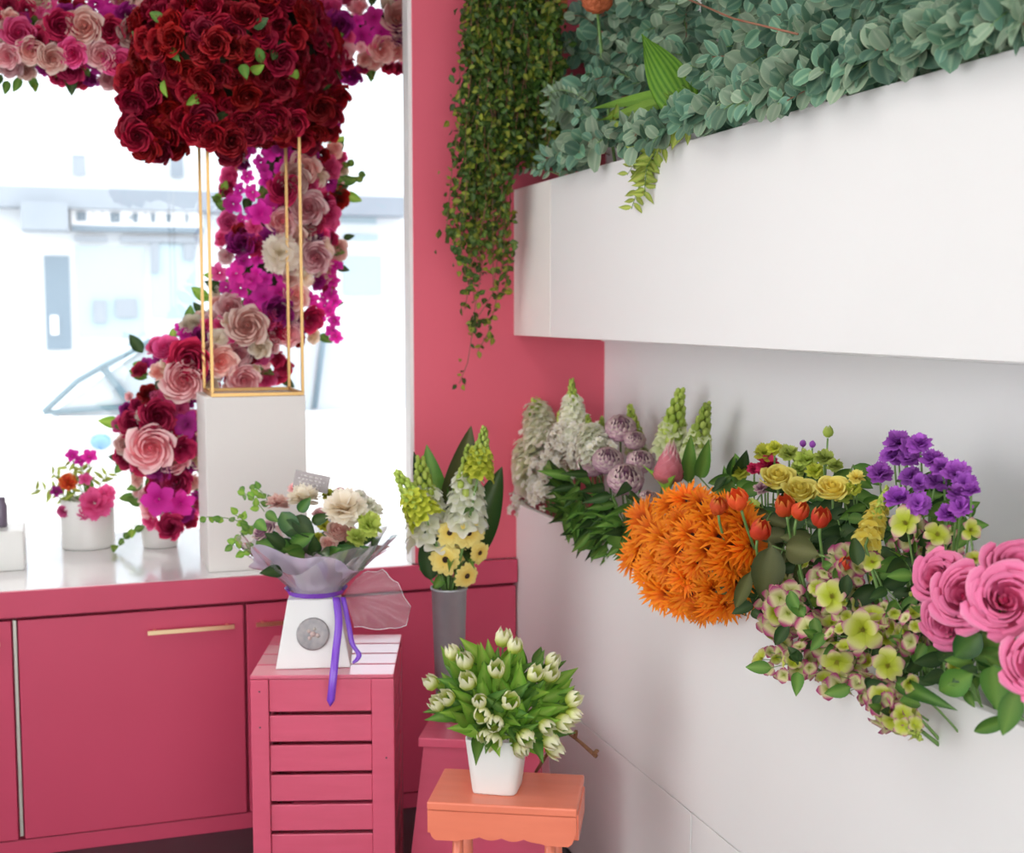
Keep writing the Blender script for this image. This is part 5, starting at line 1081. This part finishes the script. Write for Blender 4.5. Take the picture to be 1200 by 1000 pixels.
for (x, y, x2, y2) in [(375, 215, 425, 208), (380, 205, 410, 190), (375, 170, 402, 168), (230, 400, 200, 395), (165, 610, 140, 640), (255, 245, 262, 225)]:
    A_, B_ = at(x, y, Y=YG-.06), at(x2, y2, Y=YG-.06); tw = obj('trailing_twig', (lambda mb: (mb.tube(curve(A_-gcol.location, B_-gcol.location, .01), .0014, 4), mb.mesh('trailing_twig', m_stem))[1])(MB()), gcol)
    for k in range(5): q = A_.lerp(B_, .3+.7*k/4)+rv(.012); obj('leaf', rnd.choice([lo, lbr]), tw, yframe(rv(1), toc(q), q-gcol.location) @ M4.Diagonal((.026, .036, .036, 1)))
gsw = thing('flower_swag', 'horizontal swag of pink, cream and crimson flowers along the window head', 'garland', at(240, 30, Y=4.40)); Lx = at(-60, 30, Y=4.40)
for t_, path, n, sd in ((gsw, [(-60, 30), (60, 38), (150, 42), (300, 40), (420, 38), (500, 30)], 190, 11),):
    garland(t_, path, [52, 52, 50, 46, 46, 44], 4.40, 240, sd, .12, [(120, 20, 20), (435, 30, 22)], 110)
for (x, y, r, m) in [(22, 40, 17, p_hot), (70, 30, 17, p_crim), (100, 32, 19, p_blush), (154, 40, 16, p_blush), (86, 62, 15, p_hot), (140, 75, 17, p_hot), (36, 58, 15, p_blush), (120, 65, 15, p_palep), (60, 68, 15, p_blush), (44, 45, 12, p_crim), (130, 36, 15, p_crim), (10, 65, 13, p_palep)]:
    P = at(x, y, Y=4.24); obj('rose', rose_mesh(m, 0), gsw, frame(toc(P)+rv(.25), rnd.random()*6, P-gsw.location, px(r, P)))
mb = MB(); mb.tube([at(-60, 25, Y=4.40)-gsw.location, at(-60, -60, Y=4.40)-gsw.location], .004, 5); mb.tube([at(470, 25, Y=4.40)-gsw.location, at(470, -60, Y=4.40)-gsw.location], .004, 5); obj('hanging_wire', mb.mesh('hanging_wire', m_dark), gsw)

# ------------------------------------------------------------------ small pots on the counter at the left
P = at(104, 646, Z=CT); wp = thing('flower_pot', 'ribbed white pot of magenta flowers on the left of the counter', 'pot', (P.x, P.y+.09, CT)); rr = px(31, P); mb = MB(); prof = [(0, 0), (rr*.96, 0)]
hp = px(58, P)
for i in range(9): z = .006+(hp-.012)*i/8; prof += [(rr, z), (rr*.975, z+.004)]
prof += [(rr*1.02, hp), (rr*.9, hp), (rr*.85, hp-.03), (0, hp-.03)]
mb.lathe(prof, 32); obj('pot_body', mb.mesh('pot_body', m_pot), wp); PB = V((P.x, P.y+.09, CT+hp-.02)); DP = (PB-_C).dot(_F)
for (x, y, r, me, nm, lab) in [(85, 534, 9, orch[0], 'orchid_bloom', 'magenta orchid bloom highest at the left of the pot bouquet'), (105, 535, 10, orch[1], 'orchid_bloom', 'magenta orchid bloom at the top right of the pot bouquet'), (94, 540, 8, orch[0], 'orchid_bloom', 'magenta orchid bloom between the two top ones'), (66, 576, 8, orch2[0], 'orchid_bloom', 'purple bloom low at the left of the pot bouquet'), (80, 566, 12, carn_mesh(p_ored, 1, 26), 'carnation', 'orange-brown bloom in the middle of the pot bouquet'), (100, 562, 9, orch2[1], 'orchid_bloom', 'lilac-pink bloom right of the orange-brown one'), (112, 592, 22, carn_mesh(p_hot, 0, 26), 'peony', 'large hot pink peony drooping over the white pot rim'), (124, 580, 13, carn_mesh(p_hot, 2, 26), 'peony', 'smaller hot pink peony above the large one'), (100, 603, 12, carn_mesh(p_hot, 0, 26), 'peony', 'hot pink peony lowest at the left of the large one'), (75, 600, 9, carn_mesh(p_hot, 2, 26), 'carnation', 'small pink carnation on the left rim of the pot')]:
    Q = at(x, y, D=DP-.06); bloom(nm, lab, 'flower', Q, me, px(r, Q), toc(Q)+V((0, 0, .4)), base=PB, nleaf=1, lm=lbr, ll=.05)
for (x, y, x2, y2) in [(90, 590, 40, 575), (95, 590, 60, 555), (100, 590, 75, 545), (110, 590, 128, 555), (90, 595, 55, 580), (105, 580, 95, 550)]:
    sprig('leafy_sprig', 'yellow-green leafy sprig in the ribbed white pot', 'foliage', at(x, y, D=DP-.03), at(x2, y2, D=DP-.04), [leafm('lance', l_varieg, nv=5, fold=.25, bend=.2)], 8, .05, .016, group='sprigs in the ribbed white pot')
P = at(10, 672, Z=CT); A_, B_ = at(-30, 672, Z=CT), at(29, 668, Z=CT); zz = at(10, 624, D=(P-_C).dot(_F)).z
tb_ = thing('white_tray_block', 'low white block at the far left end of the counter', 'block', ((A_.x+B_.x)/2, A_.y+.08, CT)); hwx = (B_.x-A_.x)/2; obj('block_body', boxm('block_body', (-hwx, -.08, 0), (hwx, .08, zz-CT), m_pot, .004), tb_)
Q = at(2, 600, D=(P-_C).dot(_F)+.05); dk = thing('dark_jar', 'small dark grey jar on the low white block', 'jar', (Q.x-.005, A_.y+.09, zz+.0005)); mb = MB(); mb.lathe([(0, 0), (.016, 0), (.018, .004), (.018, .065), (.013, .075), (.013, .09), (0, .09)], 18); obj('jar_body', mb.mesh('jar_body', mat('grey_purple_glass', (.16, .13, .18), .3)), dk)
